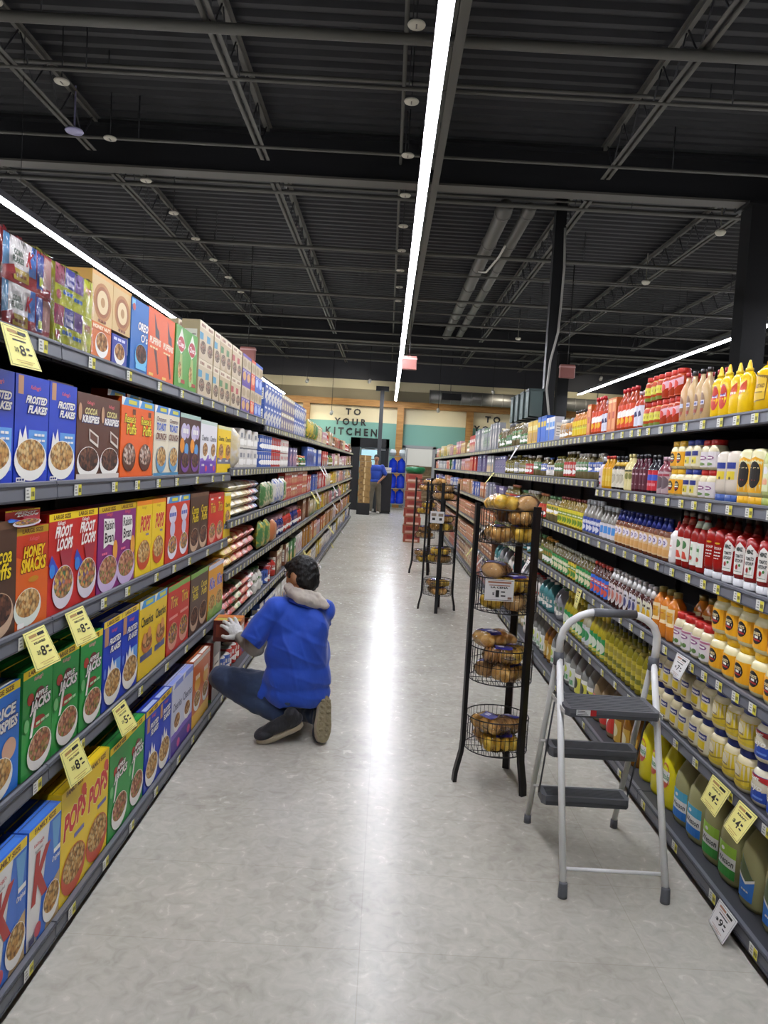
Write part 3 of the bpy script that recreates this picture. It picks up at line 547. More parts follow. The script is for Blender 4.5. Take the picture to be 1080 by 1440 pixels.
box_design('COG', .19, .32, .062, '4d3122', [('r', 0, .92, 1, 1, '7aa84a'), ('t', 'Cocoa', .16, .68, .86, .8, 'e8cc1e', .04, '2a1408'), ('t', 'Puffs', .24, .55, .84, .67, 'e8cc1e', .04, '2a1408')] + bowl(.5, .24, .44, .2, CB, 'c9a88a'), 'brown box with green top band', '3c2418', '7aa84a')
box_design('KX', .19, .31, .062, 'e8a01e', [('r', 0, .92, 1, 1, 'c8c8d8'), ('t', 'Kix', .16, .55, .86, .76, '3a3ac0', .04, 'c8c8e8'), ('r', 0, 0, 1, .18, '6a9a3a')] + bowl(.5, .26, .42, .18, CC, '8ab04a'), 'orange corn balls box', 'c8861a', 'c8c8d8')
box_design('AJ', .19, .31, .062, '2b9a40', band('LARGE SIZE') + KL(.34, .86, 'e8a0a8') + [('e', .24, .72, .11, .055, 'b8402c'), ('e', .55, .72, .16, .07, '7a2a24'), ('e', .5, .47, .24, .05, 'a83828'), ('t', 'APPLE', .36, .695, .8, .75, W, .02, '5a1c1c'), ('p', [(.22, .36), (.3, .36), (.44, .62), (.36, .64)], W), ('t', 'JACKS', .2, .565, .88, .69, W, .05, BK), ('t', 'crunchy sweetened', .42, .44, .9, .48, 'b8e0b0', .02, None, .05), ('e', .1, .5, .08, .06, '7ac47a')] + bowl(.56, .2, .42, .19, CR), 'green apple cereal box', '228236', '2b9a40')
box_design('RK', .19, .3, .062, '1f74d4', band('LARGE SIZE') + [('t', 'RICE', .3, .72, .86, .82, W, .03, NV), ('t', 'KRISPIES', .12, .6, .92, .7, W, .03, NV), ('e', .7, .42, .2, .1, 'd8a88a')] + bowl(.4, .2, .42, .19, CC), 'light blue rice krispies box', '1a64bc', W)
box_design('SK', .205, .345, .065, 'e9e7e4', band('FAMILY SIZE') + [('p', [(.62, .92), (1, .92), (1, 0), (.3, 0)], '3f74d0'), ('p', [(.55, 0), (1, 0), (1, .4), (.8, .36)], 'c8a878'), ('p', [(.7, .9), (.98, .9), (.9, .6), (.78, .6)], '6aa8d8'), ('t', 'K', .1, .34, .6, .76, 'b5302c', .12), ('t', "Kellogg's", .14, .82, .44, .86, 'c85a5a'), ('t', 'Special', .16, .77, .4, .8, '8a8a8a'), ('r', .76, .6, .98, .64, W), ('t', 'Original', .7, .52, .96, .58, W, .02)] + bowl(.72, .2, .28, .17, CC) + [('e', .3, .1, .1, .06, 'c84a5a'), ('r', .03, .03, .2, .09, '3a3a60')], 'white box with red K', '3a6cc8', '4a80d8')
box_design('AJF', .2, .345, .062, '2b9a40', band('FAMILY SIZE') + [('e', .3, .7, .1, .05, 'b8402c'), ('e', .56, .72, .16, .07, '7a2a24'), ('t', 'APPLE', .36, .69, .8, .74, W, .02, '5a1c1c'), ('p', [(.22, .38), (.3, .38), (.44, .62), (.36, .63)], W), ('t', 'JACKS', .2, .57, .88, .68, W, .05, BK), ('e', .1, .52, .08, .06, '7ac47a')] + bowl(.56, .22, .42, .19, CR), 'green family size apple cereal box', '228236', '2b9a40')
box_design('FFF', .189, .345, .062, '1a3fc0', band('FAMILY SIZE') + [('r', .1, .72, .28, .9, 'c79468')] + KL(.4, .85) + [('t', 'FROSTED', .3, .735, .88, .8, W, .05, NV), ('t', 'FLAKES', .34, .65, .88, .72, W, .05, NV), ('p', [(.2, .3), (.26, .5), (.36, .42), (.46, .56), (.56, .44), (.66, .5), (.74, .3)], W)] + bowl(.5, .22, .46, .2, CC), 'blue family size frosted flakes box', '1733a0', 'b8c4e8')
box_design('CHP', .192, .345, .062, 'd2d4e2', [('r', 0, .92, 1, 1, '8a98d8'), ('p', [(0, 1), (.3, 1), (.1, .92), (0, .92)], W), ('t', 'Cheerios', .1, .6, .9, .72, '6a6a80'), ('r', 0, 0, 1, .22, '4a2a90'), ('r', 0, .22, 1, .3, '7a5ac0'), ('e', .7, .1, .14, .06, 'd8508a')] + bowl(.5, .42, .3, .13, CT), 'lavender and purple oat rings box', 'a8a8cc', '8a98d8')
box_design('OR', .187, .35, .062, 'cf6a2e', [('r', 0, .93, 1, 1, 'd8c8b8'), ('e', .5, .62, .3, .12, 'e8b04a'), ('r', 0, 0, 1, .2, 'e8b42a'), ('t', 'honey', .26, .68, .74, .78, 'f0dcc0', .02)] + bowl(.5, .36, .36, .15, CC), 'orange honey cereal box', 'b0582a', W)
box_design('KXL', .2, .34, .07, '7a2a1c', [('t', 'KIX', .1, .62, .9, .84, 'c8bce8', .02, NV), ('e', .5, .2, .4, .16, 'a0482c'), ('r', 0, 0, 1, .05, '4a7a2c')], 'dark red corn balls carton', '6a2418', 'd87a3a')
# top shelf
box_design('VP', .27, .112, .2, 'a81a22', [('r', .0, .28, .12, 1, '4a90c0'), ('r', .12, .3, .56, 1, 'e8e4e0'), ('p', [(.5, .3), (.66, .3), (.66, 1), (.56, 1)], '4a80d0'), ('r', .68, .12, .82, .94, '2a48a8'), ('r', .83, .2, .99, .92, 'b88a80'), ('t', 'CORN', .2, .62, .38, .76, '6a7a6a'), ('t', 'FLAKES', .18, .46, .4, .6, '6a7a6a'), ('t', 'K', .44, .48, .56, .84, RD, .05), ('r', .2, .08, .5, .34, 'c8a82a'), ('p', [(.0, .28), (.2, .4), (.24, .2), (.0, .1)], 'a81a22'), ('r', .72, .2, .8, .4, 'c8d84a'), ('t', 'VARIETY', .24, .14, .46, .26, '8a4a10')], 'red variety pack of small boxes', '901820')
box_design('VY', .27, .112, .2, 'c9cf2a', [('r', 0, .5, .24, 1, 'a84a60'), ('r', .25, .5, .5, 1, '4a48a0'), ('r', .51, .5, .74, 1, '8a68b0'), ('r', .75, .3, 1, 1, 'd8dc3a'), ('t', 'Froot', .27, .74, .48, .88, 'e8dce8'), ('t', 'Flakes', .28, .56, .48, .7, 'e8dce8'), ('t', 'Jumbo', .2, .28, .46, .44, '2a6ac0'), ('t', 'pack', .48, .22, .72, .38, '2a6ac0'), ('t', 'POPS', .8, .6, .96, .8, RD), ('e', .08, .24, .06, .12, 'c85a5a')], 'yellow fun pack of small boxes', 'b8c028')
box_design('HN', .17, .115, .12, 'd8701e', [('t', 'HONEY NUT', .06, .84, .94, .95, 'f8e8c8'), ('r', 0, .8, 1, .82, 'a8501a')] + bowl(.52, .42, .34, .36, CT), 'small orange honey nut box', 'c0601a')
box_design('SB', .15, .105, .12, '1c2f9e', [('t', 'CLUSTERS', .1, .8, .9, .94, 'd0d4f0')] + bowl(.5, .4, .36, .36, CT), 'small dark blue cereal box', '16267e')
box_design('RG', .185, .16, .12, 'd8b87a', [('r', 0, .92, 1, 1, 'e0ac60'), ('e', .5, .44, .42, .38, 'b87a3a'), ('e', .5, .44, .34, .31, 'a0602a'), ('e', .5, .44, .26, .24, 'e4cc9a'), ('e', .5, .44, .1, .1, 'b88a50'), ('t', 'RINGS', .3, .02, .7, .1, '8a4a2a')], 'cream box with big brown ring', 'c89a58', 'd8b070')
box_design('OO', .195, .268, .062, '1f6cbc', [('r', .02, .9, .2, .98, '7ac0e8'), ('t', 'OREO', .38, .6, .98, .72, W, .03, NV), ('t', "O's", .55, .45, .95, .57, W, .03, NV), ('e', .12, .88, .08, .05, 'c86a6a')] + bowl(.6, .24, .36, .18, CB, '6ac0e8') + [('r', .3, .06, .9, .12, '6ac0e8')], 'blue cookie cereal box', '1a5ca4', '2a7ccc')
box_design('OG', .185, .275, .062, 'e5601c', [('p', [(.38, .95), (.62, .75), (.75, .72), (.8, .6), (.5, .62)], '4a3a40'), ('t', 'PUFFINS', .1, .5, .9, .6, 'f0e0c8', .02), ('p', [(.4, .44), (.6, .42), (.8, .1), (.7, .08)], '5a3028'), ('t', 'peanut butter', .14, .43, .7, .47, 'f0d8a0'), ('r', .1, .04, .4, .08, 'f0c860')], 'orange box with dark bird shape', 'cc5018', 'e5601c')
box_design('CX', .19, .278, .062, '549c34', [('p', [(.1, .7), (.5, .98), (.9, .7), (.5, .56)], 'e4ead8'), ('e', .5, .72, .3, .12, 'b52a30'), ('t', 'Chex', .26, .67, .74, .77, W), ('p', [(.4, .56), (.6, .56), (.7, .1), (.3, .1)], 'a8b868'), ('r', .56, .1, .9, .16, 'b03028')] + bowl(.4, .26, .16, .18, CC, 'a0c878'), 'green box with red oval', '468628', '6ab04a')
for k, (ck, c2, ph) in {'OA': ('c9b795', '4a90b0', 'cream oatmeal box with blue corner'), 'OB': ('c4b28e', 'a83030', 'cream oatmeal box with red corner'), 'OC': ('bda67e', '4a7a40', 'cream oatmeal box with green corner')}.items():
    box_design(k, .15, .185, .09, ck, [('r', 0, .82, 1, 1, 'd9ccb0'), ('p', [(0, .7), (.5, .7), (.5, .52), (0, .5)], c2), ('t', 'oats', .2, .84, .8, .96, '8a5a3a')] + bowl(.5, .26, .44, .24, CX, 'c9b79a'), ph, 'b8a682', ck)
for k, (ck, c2, ph) in {'BP': ('5a3a9a', 'd8a860', 'purple breakfast bar box'), 'BR': ('d8432a', 'e8b07a', 'red breakfast bar box'), 'BB': ('2a58c0', 'b8c8e8', 'blue breakfast bar box')}.items():
    box_design(k, .15, .185, .09, 'c2b08e', [('r', 0, 0, 1, .5, ck), ('r', 0, .9, 1, 1, ck), ('e', .5, .25, .36, .16, c2), ('r', .2, .4, .8, .46, W), ('e', .5, .7, .4, .14, 'a8926a'), ('t', 'bars', .3, .38, .7, .48, ck)], ph, '8a7a60', ck)
# ---------------------------------------------------------------- products: bottles, jars, jugs
def prof(style, H, r):
    """returns body profile, cap profile (r, z) and the straight zone for the label"""
    if style == 'inv': return [(r * .86, .028), (r * .98, .045), (r, H * .35), (r * .93, H * .55), (r * .97, H * .75), (r * .86, H * .93), (r * .55, H * .985), (.001, H)], [(r * .84, 0), (r * .9, .004), (r * .9, .026), (r * .8, .028)], (.2, .82)
    if style == 'cone': return [(r * .9, 0), (r, .01), (r, H * .35), (r * .88, H * .5), (r * .96, H * .66), (r * .6, H * .76), (r * .42, H * .79)], [(r * .45, H * .785), (r * .45, H * .84), (r * .3, H * .86), (r * .22, H * .94), (r * .1, H), (.001, H)], (.1, .68)
    if style == 'jar': return [(r * .9, 0), (r, .012), (r, H * .62), (r * .93, H * .72), (r * .74, H * .82)], [(r * .76, H * .82), (r * .78, H * .83), (r * .78, H * .985), (r * .7, H), (.001, H)], (.1, .62)
    if style == 'jug': return [(r * .93, 0), (r, .015), (r, H * .55), (r * .9, H * .68), (r * .55, H * .85), (r * .25, H * .92), (r * .24, H * .94)], [(r * .27, H * .935), (r * .27, H * .995), (.001, H)], (.1, .52)
    if style == 'tall': return [(r * .92, 0), (r, .008), (r, H * .52), (r * .8, H * .64), (r * .42, H * .76), (r * .38, H * .86)], [(r * .44, H * .86), (r * .44, H * .99), (.001, H)], (.08, .5)
    if style == 'long': return [(r * .92, 0), (r, .008), (r, H * .62), (r * .7, H * .72), (r * .36, H * .8), (r * .34, H * .9)], [(r * .4, H * .9), (r * .4, H * .99), (.001, H)], (.08, .6)
    if style == 'wide': return [(r * .9, 0), (r, .01), (r, H * .3), (r * .85, H * .42), (r, H * .55), (r * .9, H * .72), (r * .5, H * .84), (r * .4, H * .88)], [(r * .46, H * .88), (r * .46, H * .99), (.001, H)], (.3, .66)
    if style == 'can': return [(r * .93, 0), (r, .004), (r, H * .97)], [(r * .97, H * .97), (r * .97, H), (r * .9, H), (r * .88, H - .003), (.001, H - .003)], (.04, .95)
def rad_at(pf, z):
    for (r0, z0), (r1, z1) in zip(pf, pf[1:]):
        if z0 <= z <= z1 and z1 > z0: return r0 + (r1 - r0) * (z - z0) / (z1 - z0)
    return pf[-1][0] if z > pf[-1][1] else pf[0][0]
def bottle_design(key, style, H, r, body, cap, lab, ops, phrase, cat='bottle', name='sauce_bottle', sx=1, sy=1, p=2.0, la=1.9, lz=None, neck=None): D[key] = ('bot', style, H, r, body, cap, lab, ops, phrase, cat, name, sx, sy, p, la, lz, neck)
def build_bottle(d, lod):
    _, style, H, r, body, cap, lab, ops, phrase, cat, name, sx, sy, p, la, lz, neck = d
    bp, cp, z = prof(style, H, r); z = lz or z; n = 20 if lod == 0 else (12 if lod == 1 else 8)
    bm = P(body, .2) if isinstance(body, str) else body; cm = P(cap, .35) if isinstance(cap, str) else cap
    a = MB(); a.lathe(bp, bm, n, sx, sy, p)
    b = MB() if lod == 0 else a; b.lathe(cp, cm, n, sx, sy, p)
    if lod == 0:
        for q in range(10):
            an = 2 * math.pi * q / 10; rr = cp[1][0] if style != 'cone' else cp[0][0]; zz0, zz1 = cp[1][1], cp[2][1]
            if style in ('jar', 'tall', 'long', 'inv', 'jug', 'wide') and zz1 - zz0 > .004:
                pt = [sup(rr + .0006, an + dd, sx, sy, p, zz) for dd, zz in ((-.06, zz0), (.06, zz0), (.06, zz1 * .998), (-.06, zz1 * .998))]; b.add(pt, [(0, 1, 2, 3)], cm)
    c = MB() if lod == 0 else a
    if lab or ops:
        def f(u, v, k):
            zz = H * (z[0] + (z[1] - z[0]) * v); an = -math.pi / 2 + (u - .5) * la
            return sup(rad_at(bp, zz) + .0007 + .00025 * k, an, sx, sy, p, zz)
        ol = []
        if lab:
            m = 1 if style not in ('inv', 'wide', 'cone') else 5
            for q in range(m): ol.append(('r', 0, q / m, 1, (q + 1) / m, M(lab, .35)))
        c.paint(ol + list(ops), f, lod, cols=max(3, n / 6.28 * la))
    if neck:
        z0, z1 = neck[0] * H, neck[1] * H; (c if lod == 0 else a).lathe([(rad_at(bp, z0) + .001, z0), (rad_at(bp, z1) + .001, z1)], M(neck[2], .35), n, sx, sy, p)
        if len(neck) > 3 and lod == 0:
            g = lambda u, v, k: sup(rad_at(bp, z0 + (z1 - z0) * v) + .002, -math.pi / 2 + (u - .5) * 1.4, sx, sy, p, z0 + (z1 - z0) * v); c.paint(neck[3], g, 0, 3)
    return (a, b if lod == 0 else None, c if lod == 0 and c.v else None)
MESH = {}
def get(key, lod):
    k = (key, lod)
    if k not in MESH:
        d = D[key]
        if d[0] == 'box': MESH[k] = (card(d[1], d[2], d[3], d[4], d[5], d[7], lod, d[8]), None, None)
        elif d[0] == 'bot': MESH[k] = tuple(m.mesh(key) if m else None for m in build_bottle(d, lod))
        else: MESH[k] = (d[1](lod), None, None)
    return MESH[k]
COUNT = {}
def info(key):
    d = D[key]
    if d[0] == 'box': return d[6], 'cereal box', 'cereal_box', d[1], d[2], d[3]
    if d[0] == 'bot': return d[8], d[9], d[10], 2 * d[3] * d[11], d[2], 2 * d[3] * d[12]
    return d[2:8]
KINDN = {}
def place(key, side, y, z, shelf, lod, X=None, note='', back=0, rz=0, flip=False, cat=None, name=None):
    """one product standing on a shelf; the label counts it from the near end"""
    ph, ct, nm, w_, h, dp = info(key); ct = cat or ct; nm = name or nm
    s = 1 if side == 'L' else -1
    x = X if X is not None else ((LX - .022) if side == 'L' else (RX + .022))
    if D[key][0] == 'bot' and X is None: x -= s * dp / 2
    x -= s * back
    kk = (ph, shelf, note); COUNT[kk] = COUNT.get(kk, 0) + 1
    me = get(key, lod)
    lb = '%s%s, %s from near end, %s' % (ph, (' ' + note) if note else '', ordn(COUNT[kk]), shelf)
    o = link(nm, me[0], None, (x, y, z + .001), s * math.pi / 2 + rz); tag(o, lb, ct, '%s on the %s' % (ph, shelf))
    if me[1]: link('cap', me[1], o)
    if me[2]: link('label', me[2], o)
    return o
ROT = {'KET': .38, 'KET2': .3, 'DUQ': .25, 'HEQ': .25, 'MUS': .3, 'MUS2': .25, 'MUJ': .2, 'OBL': .15, 'WSG': .15, 'WSB': .15, 'SBR': .2, 'SBR2': .2, 'SBR3': .2, 'DAL': .25}
SN = {'L': ['top left shelf', 'second left shelf', 'third left shelf', 'fourth left shelf', 'fifth left shelf', 'bottom left shelf'],
      'R': ['top right shelf', 'second right shelf', 'third right shelf', 'fourth right shelf', 'fifth right shelf', 'bottom right shelf']}
def run(side, lv, z, y0, items, pitch=None, lod=0, stack=1, rows=1, tight=.003, X=None, shelf=None, note=''):
    """items: list of (design, count[, pitch]) set out from y0 away from the camera; returns where it ends"""
    y = y0; sh = shelf or SN[side][lv]
    for it in items:
        key, n = it[0], it[1]; ph, ct, nm, w_, h, dp = info(key); pt = (it[2] if len(it) > 2 else None) or pitch or (w_ + tight); st = it[3] if len(it) > 3 else stack
        rw = it[4] if len(it) > 4 else rows; lo = lod if y < 5.6 else max(lod, 1)
        if y > 8.5: lo = 2
        for i in range(n):
            yy = y + pt * (i + .5)
            for q in range(st):
                for b in range(rw):
                    nt = note + {0: '', 1: 'stacked second', 2: 'stacked third', 3: 'stacked fourth', 4: 'stacked fifth'}[q] + (' in row behind' if b else '')
                    place(key, side, yy + (.0015 * (-1) ** i), z + q * (h + .0015), sh, max(lo, 1) if b else lo, X, nt, b * (dp + .006) + .002 * (i % 2), rz=random.uniform(-.012, .012) * (0 if q or st > 1 or rw > 1 else 1) + (ROT.get(key, 0) if D[key][0] == 'bot' else 0))
        y += pt * n
    return y
# left, near bays (cereal)
zA = [z + .001 for z in LA]; BZ = .085
T = zA[0]
run('L', 0, T, 1.60, [('VP', 2, .29)], stack=2, tight=0); run('L', 0, T, 2.185, [('VY', 1, .275)], stack=2)
for y0_, y1_, sr in ((1.60, 2.18, 0), (2.187, 2.46, 1)):
    m = MB(); n_ = 26; vs = []; H_ = .229
    for i in range(n_ + 1):
        y_ = y0_ + (y1_ - y0_) * i / n_
        for j, (dx, dz) in enumerate(((.006, 0), (.006, .06), (.006, .115), (.006, .18), (.002, H_), (-.06, H_ + .012), (-.13, H_ + .008), (-.2, H_))):
            nn_ = noise.noise(Vector((y_ * 22, j * 1.7 + sr * 5, 0))); vs.append((LX - .022 + dx + .004 * nn_, y_, T + dz + .012 * nn_ * (j > 3) + .001))
    m.add(vs, [(i * 8 + j, i * 8 + 8 + j, i * 8 + 9 + j, i * 8 + 1 + j) for i in range(n_) for j in range(7)], M('ffffff', kind='film', t=.02, ior=1.18), True)
    tag(link('shrink_wrap', m.mesh()), 'glossy clear wrap over the ' + ('yellow fun packs' if sr else 'red variety packs') + ' on the top left shelf', 'plastic wrap')
place('HN', 'L', 2.55, T, SN['L'][0], 0); place('SB', 'L', 2.722, T, SN['L'][0], 0)
for i in range(2): place('RG', 'L', 2.56 + .188 * i, T + .1165, SN['L'][0], 0, note='on smaller boxes', back=.004)
run('L', 0, T, 2.83, [('OO', 1, .2), ('OG', 2, .19), ('CX', 2, .2)])
y = run('L', 0, T, 3.83, [('OA', 3, .16), ('OC', 2, .16), ('OB', 2, .16)], stack=2)
run('L', 0, T, y + .01, [('BP', 2, .16), ('BR', 1, .16), ('BB', 2, .16)], stack=2)
run('L', 0, T, 3.83, [('OA', 7, .16)], stack=2, X=LX - .13, note='further back', lod=1)
T = zA[1]; run('L', 1, T, 1.585, [('FF', 3, .196), ('FF', 1, .196), ('CK', 2, .196), ('RP', 2, .196), ('CTC', 2, .196), ('CH', 2, .197), ('CHW', 2, .197), ('CHY', 2, .2)])
for yy, k in ((2.45, 'CK'), (2.95, 'RP'), (3.16, 'RP'), (3.3, 'CTC'), (4.18, 'CHY')):
    place(k, 'L', yy, T + .03, SN['L'][1], 1, note='lying behind', back=.085)
T = zA[2]; run('L', 2, T, 1.62, [('RK', 1), ('CO', 1), ('HS', 1, .188), ('FL', 2, .192), ('RB', 2, .197), ('PO', 2, .205), ('TX', 2, .205), ('CO', 2, .2), ('TR', 2, .2), ('CHY', 1, .2)])
o = place('FL', 'L', 2.04, T + .277, SN['L'][2], 1, note='lying flat', back=.0); o.rotation_euler = (0, 0, math.pi / 2); o.scale = (1.05, 2.0, .16)
T = zA[3]; run('L', 3, T, 1.66, [('RK', 2, .2), ('AJ', 3, .2), ('FFL', 2, .2), ('CHL', 2, .2), ('TRG', 2, .2), ('COG', 2, .2), ('KX', 2, .2)])
XB = LX + .016
T = BZ + .001; run('L', 5, T, 1.62, [('SK', 3, .212), ('POL', 2, .204), ('AJF', 2, .204), ('FFF', 2, .192), ('CHP', 2, .195), ('OR', 2, .19)], X=XB)
run('L', 5, T, 1.62, [('SK', 3, .212), ('POL', 2, .204), ('AJF', 2, .204), ('FFF', 2, .192), ('CHP', 2, .195)], X=XB - .07, lod=1, note='in second row')
run('L', 5, T, 2.256, [('POL', 2, .204), ('AJF', 2, .204), ('FFF', 2, .192), ('CHP', 2, .195)], X=XB - .14, lod=1, note='in third row')
run('L', 3, zA[3], 2.06, [('AJ', 3, .2), ('FFL', 2, .2), ('CHL', 2, .2)], X=LX - .022 - .068, lod=1, note='in second row')
# ---------------------------------------------------------------- bottle designs
CRM = 'd9cfa0'; OV = lambda c1='151210': [('e', .5, .55, .26, .36, c1), ('r', .3, .46, .7, .56, W), ('r', .32, .34, .68, .42, 'b02020'), ('t', "DUKE'S", .32, .6, .68, .74, 'e8d8a0')]
bottle_design('KET', 'inv', .19, .039, '971612', 'e8e8ea', None, [('p', [(.2, .05), (.78, .05), (.84, .62), (.94, .64), (.94, .7), (.7, .84), (.5, .93), (.3, .84), (.14, .66)], 'e8e4da'), ('p', [(.25, .1), (.73, .1), (.78, .6), (.66, .8), (.5, .88), (.34, .8), (.2, .62)], 'e4e2da'), ('r', .26, .12, .72, .135, '5a7a5a'), ('t', 'HEINZ', .3, .68, .7, .79, '2a3a34', .0), ('t', 'TOMATO', .28, .5, .74, .6, '4a4a48'), ('t', 'KETCHUP', .28, .38, .74, .47, '4a4a48'), ('e', .44, .25, .07, .07, 'a02820'), ('e', .6, .3, .06, .04, '3a7a3a')], 'red ketchup bottle with white keystone label', name='ketchup_bottle', sy=.72, la=1.9, lz=(.2, .9))
bottle_design('KET2', 'inv', .195, .036, '9c1814', 'dcdce0', None, [('t', 'KETCHUP', .2, .62, .8, .7, 'e8c8c0'), ('t', 'x', .24, .5, .78, .56, 'e8d8d0'), ('t', 'x', .24, .4, .78, .46, 'e8d8d0'), ('t', 'x', .3, .32, .7, .36, 'e8b8b0'), ('e', .5, .82, .2, .03, 'd8a020')], 'red squeeze bottle with small white print', name='ketchup_bottle', sy=.75)
bottle_design('TOM', 'long', .246, .034, '8c1812', '6a6058', 'e4e0d4', [('e', .5, .7, .3, .18, '4a7a4a'), ('p', [(.12, .1), (.88, .1), (.7, .4), (.3, .42)], 'c84a34')], 'tall glass sauce bottle with white label', neck=(.76, .86, 'a04a3a'), la=2.0, lz=(.12, .52))
bottle_design('TOM2', 'long', .242, .034, '8c1812', '6e645c', 'e6e6dc', [('r', .3, .1, .7, .9, 'd4e0cc'), ('t', 'x', .3, .6, .7, .8, '4a8a4a'), ('e', .5, .3, .2, .1, 'b03a2a')], 'tall glass sauce bottle with pale green label', neck=(.74, .86, 'c8d4bc'), la=1.8, lz=(.1, .5))
bottle_design('WSQ', 'cone', .19, .035, 'e4e0dc', 'c41c1c', None, [('r', .25, .1, .75, .8, 'f0ece8'), ('t', 'x', .3, .5, .7, .6, 'c85050')], 'white squeeze bottle with red tip')
bottle_design('DAL', 'long', .195, .032, '6a3820', '20286e', 'd8b88a', [('e', .5, .72, .26, .22, 'e8e0ea'), ('t', 'D', .38, .6, .62, .82, '4a3a8a'), ('r', .1, .08, .9, .4, 'd4a060')], 'brown marinade bottle with blue neck wrap', neck=(.7, .9, '1e2a78', [('t', 'D', .32, .3, .68, .75, 'e8e8f4')]), la=2.2, lz=(.08, .56))
bottle_design('SBR', 'long', .205, .034, '431a16', 'd8d4d4', None, [('e', .5, .5, .4, .5, 'e8e2da'), ('e', .5, .5, .34, .42, 'd8c8c8'), ('e', .5, .4, .2, .22, 'c87a6a'), ('t', 'x', .28, .62, .72, .76, '3a2a2a')], 'dark barbecue sauce bottle, reddish oval label', neck=(.72, .9, 'dad6d4', [('t', 'x', .2, .4, .8, .6, '6a6a70')]), la=2.0, lz=(.1, .66))
bottle_design('SBR2', 'long', .205, .034, '431a16', 'd8d4d4', None, [('e', .5, .5, .4, .5, 'e8e2da'), ('e', .5, .5, .34, .42, 'dcd8e0'), ('e', .5, .4, .2, .22, '4a4a7a'), ('t', 'x', .28, .62, .72, .76, '3a2a2a')], 'dark barbecue sauce bottle, grey oval label', neck=(.72, .9, 'dad6d4', [('t', 'x', .2, .4, .8, .6, '6a6a70')]), la=2.0, lz=(.1, .66))
bottle_design('SBR3', 'long', .205, .034, '431a16', 'd8d4d4', None, [('e', .5, .5, .4, .5, 'e8e2da'), ('e', .5, .5, .34, .42, 'e0dcc0'), ('e', .5, .4, .22, .22, 'e0b428'), ('t', 'x', .28, .62, .72, .76, '3a2a2a')], 'dark barbecue sauce bottle, yellow oval label', neck=(.72, .9, 'dad6d4', [('t', 'x', .2, .4, .8, .6, '6a6a70')]), la=2.0, lz=(.1, .66))
bottle_design('ORJ', 'wide', .22, .042, 'cf7a24', '8a7a3a', 'e8d0a0', [('r', .1, .2, .9, .8, 'e0a83a'), ('t', 'x', .2, .4, .8, .65, 'c03a20')], 'orange dressing bottle', name='dressing_bottle')
bottle_design('MUS', 'cone', .205, .038, 'efc514', 'f2cc20', None, [('e', .5, .48, .34, .4, 'c8351c'), ('e', .5, .8, .2, .1, 'c88a6a'), ('r', .26, .5, .74, .64, W), ('t', 'mustard', .28, .52, .72, .62, '2a3a9a')], 'yellow squeeze mustard bottle with red label', name='mustard_bottle', sy=.7, la=1.7)
bottle_design('MUS2', 'cone', .2, .038, 'edc312', 'f0ca1e', None, [('p', [(.2, .7), (.8, .9), (.8, .6), (.2, .42)], 'd8501c'), ('t', 'x', .24, .5, .76, .62, 'f4e8c0')], 'yellow squeeze mustard bottle with orange stripe', name='mustard_bottle', sy=.7, la=1.7)
bottle_design('MUJ', 'cone', .215, .058, 'eabe16', 'e0a81c', None, [('p', [(.1, .1), (.82, .16), (.86, .84), (.1, .9)], '8a6a1c'), ('p', [(.13, .13), (.79, .19), (.83, .81), (.13, .87)], 'e4bc2c'), ('t', 'MUSTARD', .2, .5, .76, .62, '7a5a18'), ('r', .2, .36, .7, .4, '9a7a20')], 'large yellow mustard jug with orange cone tip', name='mustard_jug', la=1.5)
bottle_design('TAN', 'long', .22, .034, 'c7a878', '2a2222', None, [('e', .5, .44, .34, .4, '8a6a50'), ('r', .22, .4, .78, .56, 'd8d4e0'), ('t', 'x', .26, .42, .74, .54, '3a4a8a'), ('r', .25, .14, .75, .26, '9a3a24')], 'tan sauce bottle with dark cap', la=1.9, sy=.8)
bottle_design('TAR', 'long', .222, .034, 'c9a070', 'b0282a', None, [('e', .5, .44, .34, .4, '94603c'), ('r', .22, .4, .78, .56, 'c8d0e0'), ('r', .25, .14, .75, .26, 'a8452c')], 'tan sauce bottle with red cap', la=1.9, sy=.8)
bottle_design('HTL', 'jar', .125, .037, 'b8461c', 'c43020', 'b8c040', [('r', .1, .3, .9, .7, 'd8d04a'), ('t', 'x', .2, .4, .8, .6, '8a5a1c'), ('r', 0, 0, 1, .16, '7a8a2c')], 'lime labelled salsa jar', cat='jar', name='salsa_jar', la=3.0, lz=(.04, .8))
bottle_design('HTO', 'jar', .125, .037, 'b03a1a', 'c83424', 'd85a30', [('p', [(.1, .2), (.9, .5), (.9, .85), (.1, .6)], 'e8b8c0'), ('e', .5, .5, .2, .2, 'd84030')], 'orange labelled salsa jar', cat='jar', name='salsa_jar', la=3.0, lz=(.04, .8))
bottle_design('HTS', 'long', .24, .034, 'a83c18', 'c0282c', 'd84a20', [('p', [(.1, .3), (.9, .5), (.9, .8), (.1, .6)], W), ('e', .5, .3, .3, .16, 'e8b020')], 'orange hot sauce bottle with red cap', la=2.4)
bottle_design('HSW', 'long', .2, .03, 'a8381c', 'c8a8b0', 'd8d8e4', [('p', [(.2, .6), (.7, .75), (.8, .5), (.3, .4)], '2a2a5a')], 'red hot sauce bottle with white label', la=2.4)
bottle_design('HYL', 'long', .19, .03, 'b8722a', '3a3028', 'e0c020', [('r', .1, .4, .9, .6, 'd8d84a'), ('t', 'x', .2, .45, .8, .7, '9a4a1c')], 'hot sauce bottle with yellow label', la=2.6)
box_design('OBX', .085, .2, .07, 'd06a2a', [('p', [(.2, .1), (.8, .1), (.7, .8), (.3, .9)], 'e09a5a'), ('r', .1, .86, .9, .95, 'f0c890'), ('r', .3, .4, .7, .6, 'b8401c')], 'slim orange carton', 'b85a20')
